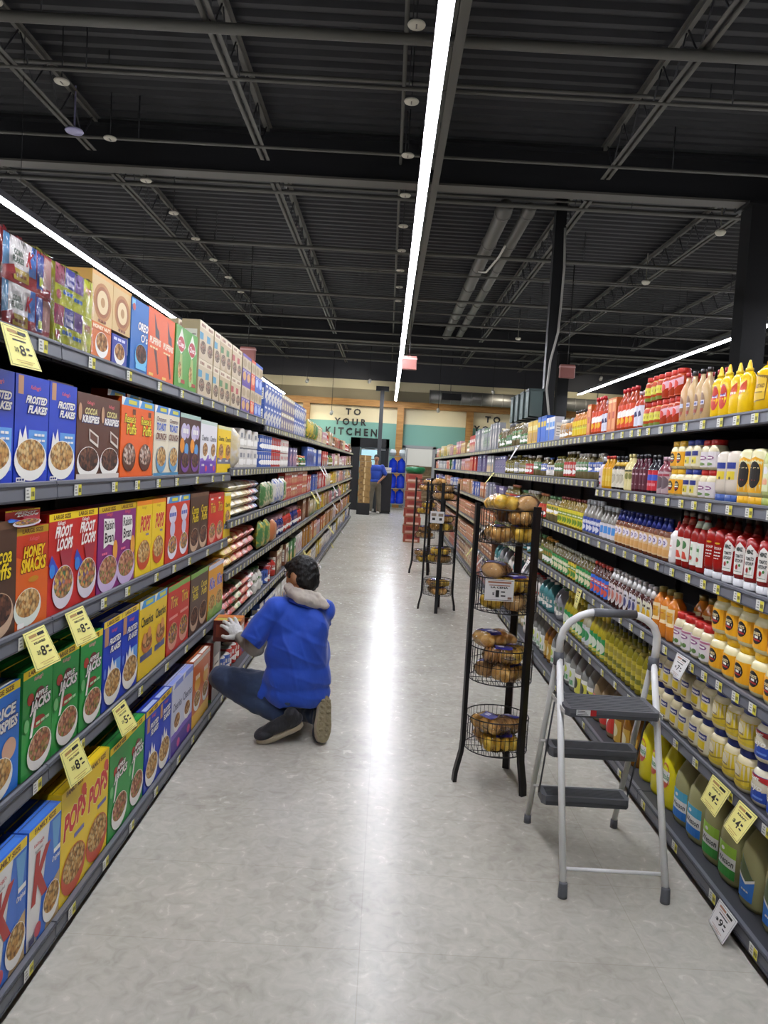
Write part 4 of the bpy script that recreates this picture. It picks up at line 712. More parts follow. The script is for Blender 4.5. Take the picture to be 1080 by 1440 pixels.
box_design('WBX', .1, .19, .07, 'e0e0e0', [('r', 0, 0, 1, .5, '3a70c8'), ('r', .1, .6, .9, .8, '4a90d8')], 'white and blue carton', 'c0c0c8'); box_design('BBX', .11, .22, .07, '2464c8', [('r', .1, .6, .9, .8, 'e0c02a'), ('r', 0, .9, 1, 1, '184a9a')], 'bright blue carton', '1c50a8'); box_design('YBX', .11, .2, .07, 'd8b440', [('r', .1, .1, .9, .5, 'b88a4a'), ('r', .1, .6, .9, .8, 'e8dca0')], 'golden yellow carton', 'b8942c')
bottle_design('DUK', 'jar', .146, .052, CRM, 'e8b41c', 'e6a51c', OV(), 'amber labelled cream jar', cat='jar', name='mayonnaise_jar', p=2.6, la=2.3, sy=.85)
bottle_design('DUS', 'jar', .122, .04, CRM, 'e8b41c', 'e6a51c', OV(), 'small cream jar with yellow lid', cat='jar', name='mayonnaise_jar', p=2.6, la=2.2, sy=.85)
bottle_design('HEL', 'jar', .146, .049, 'd8cba4', '1c2a6a', 'dbd2b4', [('r', .16, .64, .84, .9, '26307a'), ('t', "HELLMANN'S", .2, .7, .8, .82, W), ('r', .2, .2, .78, .56, 'dcc022'), ('r', .24, .06, .76, .14, '6a5a4a')], 'blue lidded cream jar', cat='jar', name='mayonnaise_jar', p=2.5, la=2.2, sy=.85, lz=(.08, .64))
bottle_design('HES', 'jar', .122, .04, 'd8cba4', '1c2f86', 'dbd2b4', [('r', .16, .64, .84, .92, '26307a'), ('r', .24, .15, .76, .56, 'd8c84a'), ('e', .5, .3, .08, .1, '4a4a3a')], 'small cream jar with blue lid', cat='jar', name='mayonnaise_jar', p=2.5, la=2.2, sy=.85, lz=(.1, .66))
bottle_design('HEY', 'jar', .146, .052, 'd8cba4', '1c2a6a', 'd6bb2c', [('e', .38, .6, .22, .24, 'dcd2b0'), ('r', .2, .4, .62, .46, '8a7a5a'), ('p', [(.1, .34), (.5, .2), (.9, .34), (.9, .4), (.5, .27), (.1, .4)], '9a8430'), ('r', .05, .05, .95, .14, 'c8b040')], 'yellow labelled cream jar', cat='jar', name='mayonnaise_jar', p=2.5, la=2.6, sy=.85, lz=(.1, .66))
bottle_design('KRA', 'jar', .147, .055, 'dcd4bc', '18206a', '1d46a8', [('p', [(.1, .72), (.5, .9), (.9, .74), (.9, .98), (.1, .98)], 'b02a2a'), ('t', 'KRAFT', .32, .8, .68, .92, W), ('t', 'mayo', .18, .36, .74, .6, W, .04), ('r', .5, .12, .8, .2, '6a90e0')], 'dark blue labelled jar', cat='jar', name='mayonnaise_jar', p=2.3, la=2.5, lz=(.1, .68))
bottle_design('RDL', 'jar', .15, .044, 'd0c5a0', 'b8241e', 'dcd4d4', [('e', .5, .66, .3, .13, '8a5080'), ('r', .28, .62, .72, .7, W), ('e', .4, .2, .14, .13, '6a8a4a'), ('e', .66, .22, .12, .12, '5a7a40'), ('r', .1, .86, .9, .96, 'b8708a')], 'red lidded cream jar', cat='jar', name='mayonnaise_jar', p=2.4, la=2.4, lz=(.08, .6))
bottle_design('RDS', 'jar', .12, .038, 'd0c5a0', 'b8241e', 'dcd4d4', [('e', .5, .6, .3, .14, '8a5080'), ('r', .28, .56, .72, .64, W), ('e', .5, .2, .26, .1, '6a8a4a')], 'small cream jar with red lid', cat='jar', name='mayonnaise_jar', p=2.4, la=2.4, lz=(.08, .6))
bottle_design('DUQ', 'inv', .2, .046, 'd9d2a4', 'e8b01c', None, [('p', [(.1, .02), (.9, .02), (.9, .9), (.5, .98), (.1, .9)], 'e4a81e'), ('e', .5, .5, .32, .36, '181410'), ('r', .26, .46, .74, .56, W), ('r', .28, .34, .72, .41, 'b02020'), ('t', "DUKE'S", .28, .6, .72, .7, 'e8d8a0')], 'cream squeeze bottle with yellow base', name='squeeze_bottle', sy=.62, la=2.0, lz=(.2, .86))
bottle_design('HEQ', 'inv', .195, .044, 'cfc4b4', '3a5aa0', None, [('r', .2, .68, .8, .86, '2a3a8a'), ('r', .24, .36, .76, .6, 'd8c032'), ('e', .5, .4, .06, .05, '4a3a2a')], 'cream squeeze bottle with blue base', name='squeeze_bottle', sy=.62, la=2.0, lz=(.2, .86))
bottle_design('GRQ', 'inv', .19, .04, 'b8c07a', 'a8b45a', None, [('p', [(.2, .1), (.8, .1), (.7, .9), (.3, .9)], 'd8dcae'), ('e', .5, .7, .2, .12, 'e8e8e8'), ('r', .3, .3, .7, .5, 'e0a078')], 'pale green squeeze bottle', name='squeeze_bottle', sy=.65)
bottle_design('WIN', 'long', .195, .029, '4a1a26', '1a1a20', '5a2432', [('t', 'x', .2, .7, .8, .84, 'c8a8b0'), ('t', 'x', .3, .2, .7, .3, 'b89aa0')], 'dark wine coloured bottle', name='vinegar_bottle', la=2.2)
bottle_design('BRB', 'long', .19, .033, '201c24', '141418', 'c8303c', [('r', 0, .5, 1, .78, '3a58c0'), ('t', 'x', .2, .2, .8, .4, 'e8a0a8')], 'black bottle with red and blue label', name='vinegar_bottle', la=2.6)
bottle_design('PKP', 'long', .18, .034, '7a3a44', 'c8a8b4', 'b8a0a4', [('e', .5, .5, .4, .3, '6a5a60'), ('r', .1, .8, .9, .9, 'a03a4a')], 'mauve patterned sauce bottle', name='dressing_bottle', la=2.8, lz=(.04, .6))
bottle_design('CRP', 'long', .2, .032, 'd6c88a', 'c8ba7a', 'e0d49a', [('e', .3, .3, .15, .14, '6a6a3a'), ('e', .7, .6, .15, .14, '7a7a40'), ('r', .2, .8, .8, .88, '5a5a3a')], 'cream printed bottle', name='dressing_bottle', la=2.8, lz=(.04, .64))
bottle_design('DKW', 'long', .19, .036, '2a221e', '15151a', 'dcd6c4', [('e', .5, .5, .3, .3, 'b8b09a'), ('t', 'x', .2, .6, .8, .74, '4a4438')], 'dark bottle with white label', name='soy_bottle', neck=(.7, .82, 'c8a02a'), la=2.6)
bottle_design('YOI', 'long', .195, .031, M('c48a10', .15), 'b02818', 'd8b030', [('r', .2, .3, .8, .6, 'e0c860')], 'amber oil bottle with red cap', name='cooking_oil_bottle', la=2.0)
bottle_design('PNK', 'long', .19, .035, 'd8d0d8', 'e4e0e4', 'dcc8d0', [('p', [(.2, .4), (.8, .5), (.7, .62), (.3, .56)], '3a3a7a'), ('r', .2, .1, .8, .22, 'c84050')], 'white and pink bottle', name='dressing_bottle', neck=(.76, .88, '2a2420'))
def gbot(key, style, H, r, body, cap, lab, c2, phrase, name): bottle_design(key, style, H, r, M(body, .18), cap, lab, [('r', .05, .55, .95, .8, c2), ('e', .5, .3, .3, .2, c2), ('t', 'x', .2, .62, .8, .74, W)], phrase, name=name, la=2.6)
gbot('DG1', 'long', .2, .033, '5a4f2a', 'c8c4b4', '5a9a4a', '3a7a4a', 'dressing bottle with green label', 'dressing_bottle')
gbot('DG2', 'long', .2, .033, '75683c', 'c0bcb0', '3a6ac8', '1f4aa8', 'dressing bottle with blue label', 'dressing_bottle')
gbot('DG3', 'long', .2, .033, '5e3418', 'c4bcae', 'c84a34', 'e8dcd0', 'dressing bottle with red label', 'dressing_bottle')
gbot('DG4', 'long', .2, .033, '8a7c54', 'b8b4a4', 'd8d4c0', '4a6a9a', 'dressing bottle with white label', 'dressing_bottle')
gbot('DG5', 'long', .21, .034, '7a641e', '6a2418', 'd8c83a', '6a8a2a', 'amber bottle with yellow label', 'salad_oil_bottle')
gbot('DG6', 'long', .2, .034, '523c1c', '4a4a34', 'c86a2a', 'e0b080', 'brown bottle with orange label', 'marinade_bottle')
gbot('DG7', 'tall', .22, .036, '77736a', 'b8bcc0', '2f4a9c', 'd8d8e4', 'clear bottle with navy label', 'vinegar_bottle')
gbot('DG8', 'tall', .22, .036, '807c70', 'b8bcc0', 'd8dce4', '4a80c0', 'clear bottle with white and blue label', 'vinegar_bottle')
bottle_design('PK8', 'tall', .2, .036, '78746c', 'b8bcc0', 'd8d4d8', [('r', 0, .3, .45, .8, 'e08a5a'), ('r', .55, .3, 1, .8, '4a90d8')], 'clear bottle with orange and blue label', name='vinegar_bottle', la=2.8)
gbot('BBL', 'long', .2, .035, '4a2a20', 'c8483a', '2f6cd0', 'd85a48', 'brown bottle with bright blue label', 'barbecue_bottle')
gbot('BGR', 'long', .2, .035, '50461e', 'a8a898', '2f8a4a', 'e0d8b0', 'olive bottle with green label', 'barbecue_bottle')
gbot('BYL', 'long', .2, .035, '463c1c', 'a8a898', 'd0b83a', '4a8a3a', 'olive bottle with yellow label', 'barbecue_bottle')
OLV = M('857c1e', .15); 
bottle_design('OLV', 'long', .27, .036, OLV, '2a2a18', 'c8b83a', [('r', .1, .2, .9, .4, '7a7a2a'), ('r', .1, .6, .9, .85, 'a89a3a')], 'olive oil bottle with gold label', name='olive_oil_bottle', neck=(.72, .78, 'd8c850'), la=3.4, lz=(.1, .55))
bottle_design('OLG', 'tall', .26, .04, M('a89a2a', .15), 'd8c020', '2f9a54', [('e', .5, .5, .34, .3, 'e4ecd8'), ('r', .1, .04, .9, .2, 'd8d060')], 'yellow oil bottle with green label', name='olive_oil_bottle', la=2.6)
bottle_design('OLW', 'tall', .26, .04, M('b8b49a', .15), 'd8d8d0', 'd8dce0', [('e', .5, .5, .34, .3, '3a9a5a')], 'clear bottle with white and green label', name='water_bottle_small', la=2.6)
bottle_design('CLR', 'jug', .29, .07, M('b4b4ae', .12, kind='oil', t=.5), 'e8e8e8', 'e4e6e0', [('r', .1, .1, .9, .35, '3aa05a'), ('e', .5, .65, .25, .2, 'c8d84a')], 'clear jug with green and white label', cat='jug', name='vinegar_jug', la=1.6)
bottle_design('CLY', 'jug', .29, .07, M('b8b8b2', .12, kind='oil', t=.5), 'e8e8e8', 'e0dc58', [('e', .5, .5, .3, .3, '3a3a2a'), ('r', 0, .8, 1, 1, W)], 'clear jug with yellow label', cat='jug', name='vinegar_jug', la=1.6)
bottle_design('CLD', 'jug', .29, .07, M('c0a884', .12, kind='oil', t=.4), 'd02a20', 'd0382c', [('p', [(.1, .1), (.3, .1), (.9, .9), (.7, .9)], W)], 'amber jug with red label', cat='jug', name='vinegar_jug', la=1.6)
bottle_design('AMB', 'jug', .27, .062, M('8a5a1a', .12), 'd8b020', 'c8a03a', [('e', .5, .5, .3, .3, 'e8dcb0')], 'amber oil jug', cat='jug', name='cooking_oil_jug', la=1.6)
WO = M('bab682', .14, kind='oil', t=.34)
def wes(key, c1, c2, ph): bottle_design(key, 'jug', .3, .072, WO, c1, 'e8e8e4', [('r', 0, .66, 1, 1, c1), ('r', 0, 0, 1, .3, c2), ('t', 'Wesson', .06, .38, .92, .58, '3a3a3a', .03), ('e', .35, .82, .1, .06, W)], ph, cat='jug', name='cooking_oil_jug', p=2.8, sy=.85, la=1.35, lz=(.08, .46))
wes('WSB', '4aa8c8', '2a78c8', 'pale oil jug with blue label'); wes('WSG', '9ac83a', '3a9a3a', 'pale oil jug with green label')
bottle_design('OBL', 'jug', .298, .075, WO, '2a6ac8', None, [('p', [(.2, .95), (.1, .5), (.14, .05), (.86, .05), (.9, .5)], '2a78d0'), ('p', [(.2, .95), (.1, .55), (.5, .42), (.9, .55), (.9, .5)], '5a6a40'), ('p', [(.1, .5), (.5, .36), (.9, .5), (.9, .56), (.5, .42), (.1, .56)], W), ('t', 'x', .3, .2, .7, .26, W)], 'pale oil jug with pointed label', cat='jug', name='cooking_oil_jug', p=2.6, la=1.3, lz=(.06, .6))
bottle_design('MAZ', 'jug', .3, .072, 'e4d81a', 'e8dc20', None, [('e', .5, .55, .38, .4, 'c8502a'), ('r', .14, .36, .86, .72, W), ('t', 'Mazola', .18, .44, .84, .64, '2a8a4a', .04)], 'bright yellow oil jug', cat='jug', name='cooking_oil_jug', sy=.7, la=1.5, lz=(.2, .66))
# ---------------------------------------------------------------- right, near bays
SR = SN['R']; z = RA[0] + .001
run('R', 0, z, 2.525, [('MUJ', 2, .14)]); run('R', 0, z, 2.81, [('MUS2', 2, .083), ('MUS', 2, .083)])
y = run('R', 0, z, 3.165, [('TAN', 3, .076), ('TAR', 1, .076)]); run('R', 0, z, 3.165, [('TAR', 4, .076)], X=RX + .12, lod=1, note='further back')
y = run('R', 0, z, 3.475, [('HTO', 3, .08)], stack=2); y = run('R', 0, z, y, [('HTL', 3, .08)], stack=2)
run('R', 0, z, 3.45, [('HTS', 4, .08)], X=RX + .14, lod=1, note='further back')
y = run('R', 0, z, y + .01, [('HSW', 2, .072), ('HTS', 4, .074), ('OBX', 2, .088), ('HSW', 2, .072), ('HTS', 3, .074), ('OBX', 1, .088), ('HYL', 6, .072)])
yR0 = y
z = RA[1] + .001
run('R', 1, z, 2.575, [('GRQ', 1, .085), ('DUQ', 2, .094), ('HEQ', 2, .094)]); y = 3.04
run('R', 1, z, y, [('RDS', 2, .08), ('HES', 2, .083), ('DUS', 2, .083)], stack=2)
run('R', 1, z, 3.04, [('RDL', 2, .09)], X=RX + .17, lod=1, note='further back', stack=1)
y = run('R', 1, z, 3.545, [('PKP', 2, .07), ('BRB', 2, .069), ('WIN', 4, .06), ('CRP', 2, .066), ('DKW', 3, .074), ('YOI', 3, .065), ('PNK', 1, .075)])
z = RA[2] + .001
y = run('R', 2, z, 2.47, [('KET', 5, .088), ('KET2', 2, .085), ('TOM2', 2, .076), ('TOM', 2, .076), ('WSQ', 1, .075)])
run('R', 2, z, 2.5, [('TOM', 9, .085)], X=RX + .15, lod=1, note='further back')
y = run('R', 2, z, y + .01, [('DAL', 12, .068)]); yD = y
y = run('R', 2, z, y, [('PK8', 4, .078), ('DG7', 5, .078), ('DG5', 10, .074)]); yR2 = y
z = RA[3] + .001
y = run('R', 3, z, 2.42, [('DUK', 5, .108)], stack=2, rows=1); y = run('R', 3, z, y, [('RDL', 4, .095)])
y = run('R', 3, z, y, [('ORJ', 3, .09)]); y = run('R', 3, z, y, [('SBR3', 3, .072), ('SBR2', 3, .072), ('SBR', 4, .072)])
run('R', 3, z, 2.96, [('ORJ', 5, .09)], X=RX + .17, lod=1, note='further back')
y = run('R', 3, z, y, [('BBL', 5, .074), ('BGR', 5, .074), ('BYL', 3, .074), ('BGR', 7, .074)]); yR3 = y
z = RA[4] + .001
y = run('R', 4, z, 2.34, [('KRA', 2, .114), ('HEY', 3, .108), ('HEL', 6, .104)], stack=2)
y = run('R', 4, z, y + .02, [('OLV', 10, .078), ('OLG', 4, .084), ('OLW', 2, .084), ('OLG', 6, .084)]); yR4 = y
run('R', 4, z, 3.5, [('OLV', 9, .078)], X=RX + .137, lod=1, note='further back')
z = BZ + .001; XBR = RX - .0
y = run('R', 5, z, 2.12, [('OBL', 3, .158), ('WSG', 2, .15), ('WSB', 2, .15), ('MAZ', 3, .15)], X=None); yR5 = run('R', 5, z, y + .02, [('AMB', 3, .13), ('CLD', 3, .145), ('CLY', 3, .145), ('CLR', 5, .145), ('AMB', 2, .13), ('CLR', 4, .145)])
run('R', 5, z, 2.2, [('OBL', 3, .158), ('WSG', 2, .15), ('WSB', 2, .15)], X=RX + .27, lod=1, note='further back')
# ---------------------------------------------------------------- far bays: simpler packs, still one by one
PAL = {'white': 'd4cfc6', 'cream': 'd2c49c', 'red': 'b83a30', 'blue': '4460aa', 'navy': '26306e', 'green': '4d7a46', 'yellow': 'c9ae3c', 'orange': 'bd744a', 'brown': '7a4c30', 'purple': '6e6488', 'pink': 'c0909a', 'grey': '8f9094', 'tan': 'b08e62', 'teal': '4a8284', 'olive': '847c34', 'amber': 'b07a24'}
def g(spec):
    """'box white red .12 .19' -> a design key"""
    k = spec
    if k in D: return k
    q = spec.split(); t, c1, c2 = q[:3]; w_ = float(q[3]); h = float(q[4]); a, b = PAL[c1], PAL[c2]
    if t in ('box', 'tallbox', 'snack', 'mix'):
        nm = {'box': 'grocery_box', 'tallbox': 'drink_carton_box', 'snack': 'snack_box', 'mix': 'baking_mix_box'}[t]
        v = (len(D) * 7) % 3
        ops = [[('r', 0, .78, 1, 1, b), ('e', .5, .38, .36, .24, M(b, .5, kind='mottle', c1=a, c2='e8e0d0', scale=30)), ('r', .2, .84, .8, .92, W)], [('r', 0, 0, 1, .36, b), ('r', .15, .6, .85, .78, W), ('e', .5, .3, .3, .2, 'c8a878')], [('p', [(0, .2), (1, .5), (1, .75), (0, .5)], b), ('r', .2, .8, .8, .9, W), ('e', .65, .22, .25, .16, b)]][v]
        D[k] = ('box', w_, h, .07, a, ops, '%s and %s %s' % (c1, c2, {'box': 'box', 'tallbox': 'tall carton', 'snack': 'snack box', 'mix': 'baking mix box'}[t]), None, None)
        m = D[k]; KINDN[k] = nm
    elif t in ('bag', 'chips', 'pouch', 'sack'):
        up = t == 'pouch'; nm = {'bag': 'flour_bag', 'chips': 'chips_bag', 'pouch': 'stand_up_pouch', 'sack': 'paper_sack'}[t]
        def mk(lod, w_=w_, h=h, a=a, b=b, up=up, t=t):
            m = MB(); mat = M(a, .35 if t in ('chips', 'pouch') else .6, kind='crinkle', c1=b) if t != 'sack' else M(a, .7, kind='crinkle')
            nn = (8, 6) if lod < 2 else (5, 4)
            if up:
                m.pillow(w_, h, .08, mat, (0, 0, 0), nn[0], nn[1], .15, len(D)); m.v = [(x, z_ - .04, y_ + h / 2) for x, y_, z_ in m.v]; m.f = [tuple(reversed(f)) for f in m.f]
                m.v = [(x, y_ + .04, z_) for x, y_, z_ in m.v]
            else: m.pillow(w_, .24, h * .93, mat, (0, .12, h / 2), 10, 10, .12, len(D), pinch=.2, pw=8, ex=.3)
            return m.mesh(nm)
        D[k] = ('fn', mk, '%s and %s %s' % (c1, c2, {'bag': 'flour bag', 'chips': 'plastic bag', 'pouch': 'upright pouch', 'sack': 'paper sack'}[t]), 'bag', nm, w_, h, .08 if up else .2)
    elif t in ('jar', 'can', 'tub', 'tall', 'wide', 'oil', 'juice', 'jug'):
        st = {'tub': 'can', 'oil': 'long', 'juice': 'wide'}.get(t, t); nm = {'jar': 'glass_jar', 'can': 'food_can', 'tub': 'plastic_tub', 'tall': 'syrup_bottle', 'wide': 'dressing_jar', 'oil': 'oil_bottle', 'juice': 'juice_bottle', 'jug': 'plastic_jug'}[t]
        body = {'oil': '5e5224', 'juice': '655a3a', 'tall': '6a5c42'}.get(t, a)
        bottle_design(k, st, h, w_ / 2, M(body, .2), b, a, [('r', .05, .55, .95, .8, b), ('e', .5, .3, .25, .18, W)], '%s labelled %s with %s top' % (c1, {'can': 'can', 'jar': 'jar', 'tub': 'tub', 'tall': 'syrup bottle', 'wide': 'squat bottle', 'oil': 'oil bottle', 'juice': 'juice bottle', 'jug': 'jug'}[t], c2), cat={'jar': 'jar', 'can': 'can', 'tub': 'tub', 'jug': 'jug'}.get(t, 'bottle'), name=nm, la=4.0)
    return k
def far(side, lv, z, y0, y1, specs, stack=1, grp=4, seed=0):
    """fills a stretch of shelf with short runs of one pack after another"""
    rnd = random.Random(seed * 31 + lv * 7 + int(y0 * 10)); y = y0; i = 0
    while y < y1 - .05:
        sp = specs[i % len(specs)]; st = stack
        if y > 9 and i >= len(specs) and stack == 1: sp = rnd.choice(specs)
        if isinstance(sp, tuple): sp, st = sp
        key = g(sp); ph, ct, nm, w_, h, dp = info(key); nm = KINDN.get(key, nm); ct = 'box' if key in KINDN else ct; nm = 'cracker_box' if nm == 'grocery_box' and side == 'R' else nm
        pt = w_ + .006; n = min(grp, max(1, int((y1 - y) / pt + .02)))
        if n * pt > y1 - y + .02: break
        hs = rnd.uniform(.84, 1.0) if not (side == 'R' and lv == 0 and 6.8 < y < 9.3) else 1.0
        for j in range(n):
            yy = y + pt * (j + .5)
            for q in range(st):
                o_ = place(key, side, yy, z + q * (h + .0015), SN[side][lv], 1 if y < 7.5 else 2, note='' if not q else ('stacked ' + ordn(q + 1)), cat=ct, name=nm, back=.002 + (rnd.choice((0, 0, .01, .03)) if st == 1 else 0))
                if st == 1: o_.scale = (1, 1, hs)
        y += n * pt + .004; i += 1
    return y
E2 = YB[-1] - .02
zl = [z + .001 for z in LB]
far('L', 0, zl[0], 5.9, 9.0, ['box blue white .15 .16', 'box purple cream .15 .16'], 2, 6)
far('L', 0, zl[0], 9.0, 10.4, ['pouch yellow green .2 .27', 'pouch green yellow .2 .25'], 1, 3)
far('L', 0, zl[0], 10.4, E2, ['box cream tan .2 .22', 'box pink cream .18 .2', 'jar red white .13 .2', 'box tan white .2 .24', 'tall brown cream .12 .24', 'box orange brown .2 .2', 'box red brown .2 .22', 'box brown red .2 .2'], 1, 4)
run('L', 1, zl[1], 4.66, [(g('sack cream white .11 .25'), 0)])
far('L', 1, zl[1], 4.70, 4.99, ['pouch cream white .13 .25'], 1, 2); far('L', 1, zl[1], 5.0, 5.84, ['tub white grey .26 .13'], 2, 3)
far('L', 1, zl[1], 5.88, 7.5, ['can blue white .1 .125', 'can red grey .1 .125', 'can white red .1 .125'], 2, 5)
far('L', 1, zl[1], 7.5, 9.2, ['box purple pink .16 .22', 'jar brown cream .11 .13', 'jar green orange .11 .13'], 1, 4); far('L', 1, zl[1], 9.2, 11.5, ['box blue navy .2 .26', 'box blue white .2 .26'], 1, 4)
far('L', 1, zl[1], 11.5, E2, ['box red grey .2 .24', 'jar grey white .14 .18', 'jar olive green .14 .18', 'box pink white .2 .22', 'can cream white .14 .2', 'box tan pink .2 .24', 'jar white pink .14 .2'], 1, 4)
far('L', 2, zl[2], 4.73, 5.9, ['bag white cream .24 .055', 'bag cream white .26 .055', 'bag cream tan .25 .055', 'bag red white .16 .055', 'bag blue white .15 .055'], 4, 1)
far('L', 2, zl[2], 5.88, 7.3, ['pouch green cream .18 .24', 'pouch white blue .18 .25'], 1, 3); far('L', 2, zl[2], 7.3, 9.4, ['box red orange .12 .13', 'box orange red .12 .13'], 2, 4); far('L', 2, zl[2], 9.4, 12.5, ['snack red white .16 .24', 'snack blue navy .16 .24'], 1, 4)
far('L', 2, zl[2], 12.5, E2, ['box cream grey .2 .22', 'jar yellow orange .14 .2', 'snack yellow amber .2 .22', 'box grey pink .2 .22', 'box orange pink .2 .24'], 1, 4)
far('L', 3, zl[3], 4.68, 5.9, ['chips yellow amber .26 .07', 'chips yellow orange .16 .07', 'chips red orange .2 .07', 'chips red brown .2 .07', 'chips brown red .2 .07'], 3, 1)
far('L', 3, zl[3], 5.88, 6.8, ['pouch green yellow .2 .26', 'pouch orange tan .18 .22'], 1, 2); far('L', 3, zl[3], 6.8, 9.0, ['jar navy pink .11 .22', 'jar red brown .11 .2'], 1, 5)
far('L', 3, zl[3], 9.0, E2, ['mix brown tan .2 .25', 'mix cream green .2 .22', 'mix yellow green .2 .24', 'snack yellow red .2 .24', 'mix tan olive .2 .22', 'mix pink red .18 .2', 'jar grey green .14 .22'], 1, 4)
far('L', 4, zl[4], 4.68, 5.9, ['chips brown red .25 .07', 'chips brown red .2 .07', 'chips green cream .2 .07', 'chips red orange .25 .07', 'chips red white .2 .07'], 3, 1)
far('L', 4, zl[4], 5.88, 7.0, ['wide white green .11 .2', 'can blue navy .1 .12', 'can red pink .1 .14', 'wide red white .11 .2'], 1, 3)
far('L', 4, zl[4], 7.0, E2, ['mix brown cream .2 .24', 'mix green yellow .16 .2', 'mix white pink .2 .24', 'mix amber brown .2 .24', 'snack orange yellow .2 .24', 'mix pink grey .18 .22'], 1, 4)
far('L', 5, BZ + .001, 4.72, 6.2, ['can blue white .1 .13', 'can red white .1 .13', 'box red blue .14 .2'], 1, 3); far('L', 5, BZ + .001, 6.2, E2, ['snack blue white .2 .25', 'snack white blue .2 .25', 'snack purple blue .2 .25', 'snack orange cream .2 .25', 'snack yellow tan .2 .25', 'snack grey white .2 .22'], 1, 4)
zr = [z + .001 for z in RB]
y = far('R', 0, zr[0], yR0 + .01, 6.0, ['jar amber grey .08 .15', 'jar tan white .08 .16'], 1, 4); run('R', 0, zr[0], y, [('WBX', 3, .11), ('BBX', 3, .12), ('YBX', 4, .12)]); y += 1.19
far('R', 0, zr[0], y, 9.2, ['tall green white .1 .22', 'juice green cream .12 .24', 'tall green grey .1 .26'], 1, 4); far('R', 0, zr[0], 9.2, 11.5, ['tallbox grey white .12 .32', 'tallbox grey green .12 .3'], 1, 5)
far('R', 0, zr[0], 11.5, E2, ['snack red pink .2 .26', 'jar cream green .14 .22', 'box tan yellow .2 .22', 'box pink red .2 .24', 'box yellow olive .2 .2', 'box pink tan .2 .24', 'box cream green .2 .26'], 1, 4)
far('R', 1, zr[1], 4.68, 7.2, ['juice blue white .075 .18', 'juice green white .075 .18', 'oil red white .07 .2', 'juice green olive .075 .18', 'oil white blue .075 .18'], 1, 4)
far('R', 1, zr[1], 7.2, 8.4, ['oil olive grey .08 .22', 'oil grey olive .08 .2'], 1, 4); far('R', 1, zr[1], 8.4, 11.2, ['box purple navy .2 .225', 'tallbox grey cream .14 .225'], 1, 5); far('R', 1, zr[1], 11.2, E2, ['box red orange .2 .22', 'box orange pink .2 .2', 'box pink orange .2 .22', 'box grey white .2 .2', 'box blue grey .18 .22', 'box green white .18 .22'], 1, 4)
far('R', 2, zr[2], yR2 + .02, 8.4, ['juice yellow green .085 .22', 'oil red orange .08 .24', 'juice amber white .085 .22'], 1, 5); far('R', 2, zr[2], 8.4, E2, ['box purple grey .18 .22', 'box grey purple .18 .22', 'mix orange brown .2 .22', 'box blue white .18 .2', 'mix tan orange .2 .22'], 1, 4)
far('R', 3, zr[3], yR3 + .02, 9.0, ['oil green amber .08 .24', 'juice olive green .09 .24', 'oil teal blue .08 .22'], 1, 5); far('R', 3, zr[3], 9.0, E2, ['snack orange brown .2 .1', 'snack orange tan .2 .1', 'snack brown orange .2 .1'], 2, 4)
far('R', 4, zr[4], yR4 + .02, 9.0, ['jug grey green .14 .25', 'jug teal white .14 .25', 'jug white red .14 .22'], 1, 3); far('R', 4, zr[4], 9.0, E2, ['box brown orange .24 .1', 'box tan brown .24 .1', 'box orange tan .24 .1'], 2, 4)
far('R', 5, BZ + .001, yR5 + .02, 9.0, ['jug white green .14 .26', 'jug cream yellow .14 .26', 'jug grey white .14 .26'], 1, 3); far('R', 5, BZ + .001, 9.0, E2, ['snack purple pink .24 .14', 'snack orange red .24 .14', 'box cream orange .24 .14', 'snack brown tan .24 .14'], 2, 4)
CRT = M('4c5a58', .5); cm_ = MB(); cm_.box((-.085, -.07, 0), (.085, .07, .012), CRT)
for x0, y0_, x1, y1_ in ((-.085, -.07, -.075, .07), (.075, -.07, .085, .07), (-.085, -.07, .085, -.06), (-.085, .06, .085, .07)): cm_.box((x0, y0_, 0), (x1, y1_, .27), CRT)
cm_.box((-.09, -.075, .25), (.09, .075, .27), M('3a4644', .5)); cm_.box((-.06, -.072, .06), (.06, -.07, .2), M('5f6e6b', .5)); CME = cm_.mesh('crate')
for i in range(4): tag(link('plastic_crate', CME, None, (RX + .1, 7.35 + .3 * i, RB[0] + .262), -math.pi / 2), 'dark grey green crate on top of the right shelf bottles, %s from near end' % ordn(i + 1), 'crate', 'dark crates above the right shelves')
# ---------------------------------------------------------------- price tags on the shelf edges
TW, TY, TK = M('d9d9d2', .5), M('d9cf3a', .5), M('3a3a34', .5)
def tag_mesh(m, s, x, y, z, near=True):
    """white half and yellow half; s = +1 for tags that face +X"""
    def q(ya, yb, za, zb, d, mat):
        p = [(x + s * d, ya, za), (x + s * d, yb, za), (x + s * d, yb, zb), (x + s * d, ya, zb)]; m.add(p if s > 0 else p[::-1], [(0, 1, 2, 3)], mat)
    a, b = (y - .026, y + .026)
    m.box((min(x, x + s * .0012), a, z), (max(x, x + s * .0012), b, z + .033), TW)
    ya, yb = (y + .002, b) if s > 0 else (a, y - .002)
    q(ya, yb, z, z + .033, .0014, TY)
    if near:
        q(ya + .008, yb - .006, z + .008, z + .024, .0017, TK) if False else None
        for k in range(3): q(ya + .004 + .006 * k, ya + .008 + .006 * k, z + .009, z + .022, .0017, TK)
        w0 = a if s > 0 else y
        for k in range(3): q(w0 + .004, w0 + .021 - .003 * k, z + .006 + .009 * k, z + .010 + .009 * k, .0017, M('8a8a84', .5))
tags = []
rt = random.Random(5)
def tags_for(side, lv, z, x, y0, y1, pitch, near_y):
    y = y0
    while y < y1: tags.append((y, side, lv, z, x)); y += pitch * rt.uniform(.8, 1.25)
for lv, z in enumerate(LA): tags_for('L', lv, z - .041, LX + .0018, 1.75, 4.6 if lv else 5.8, .3, 0)
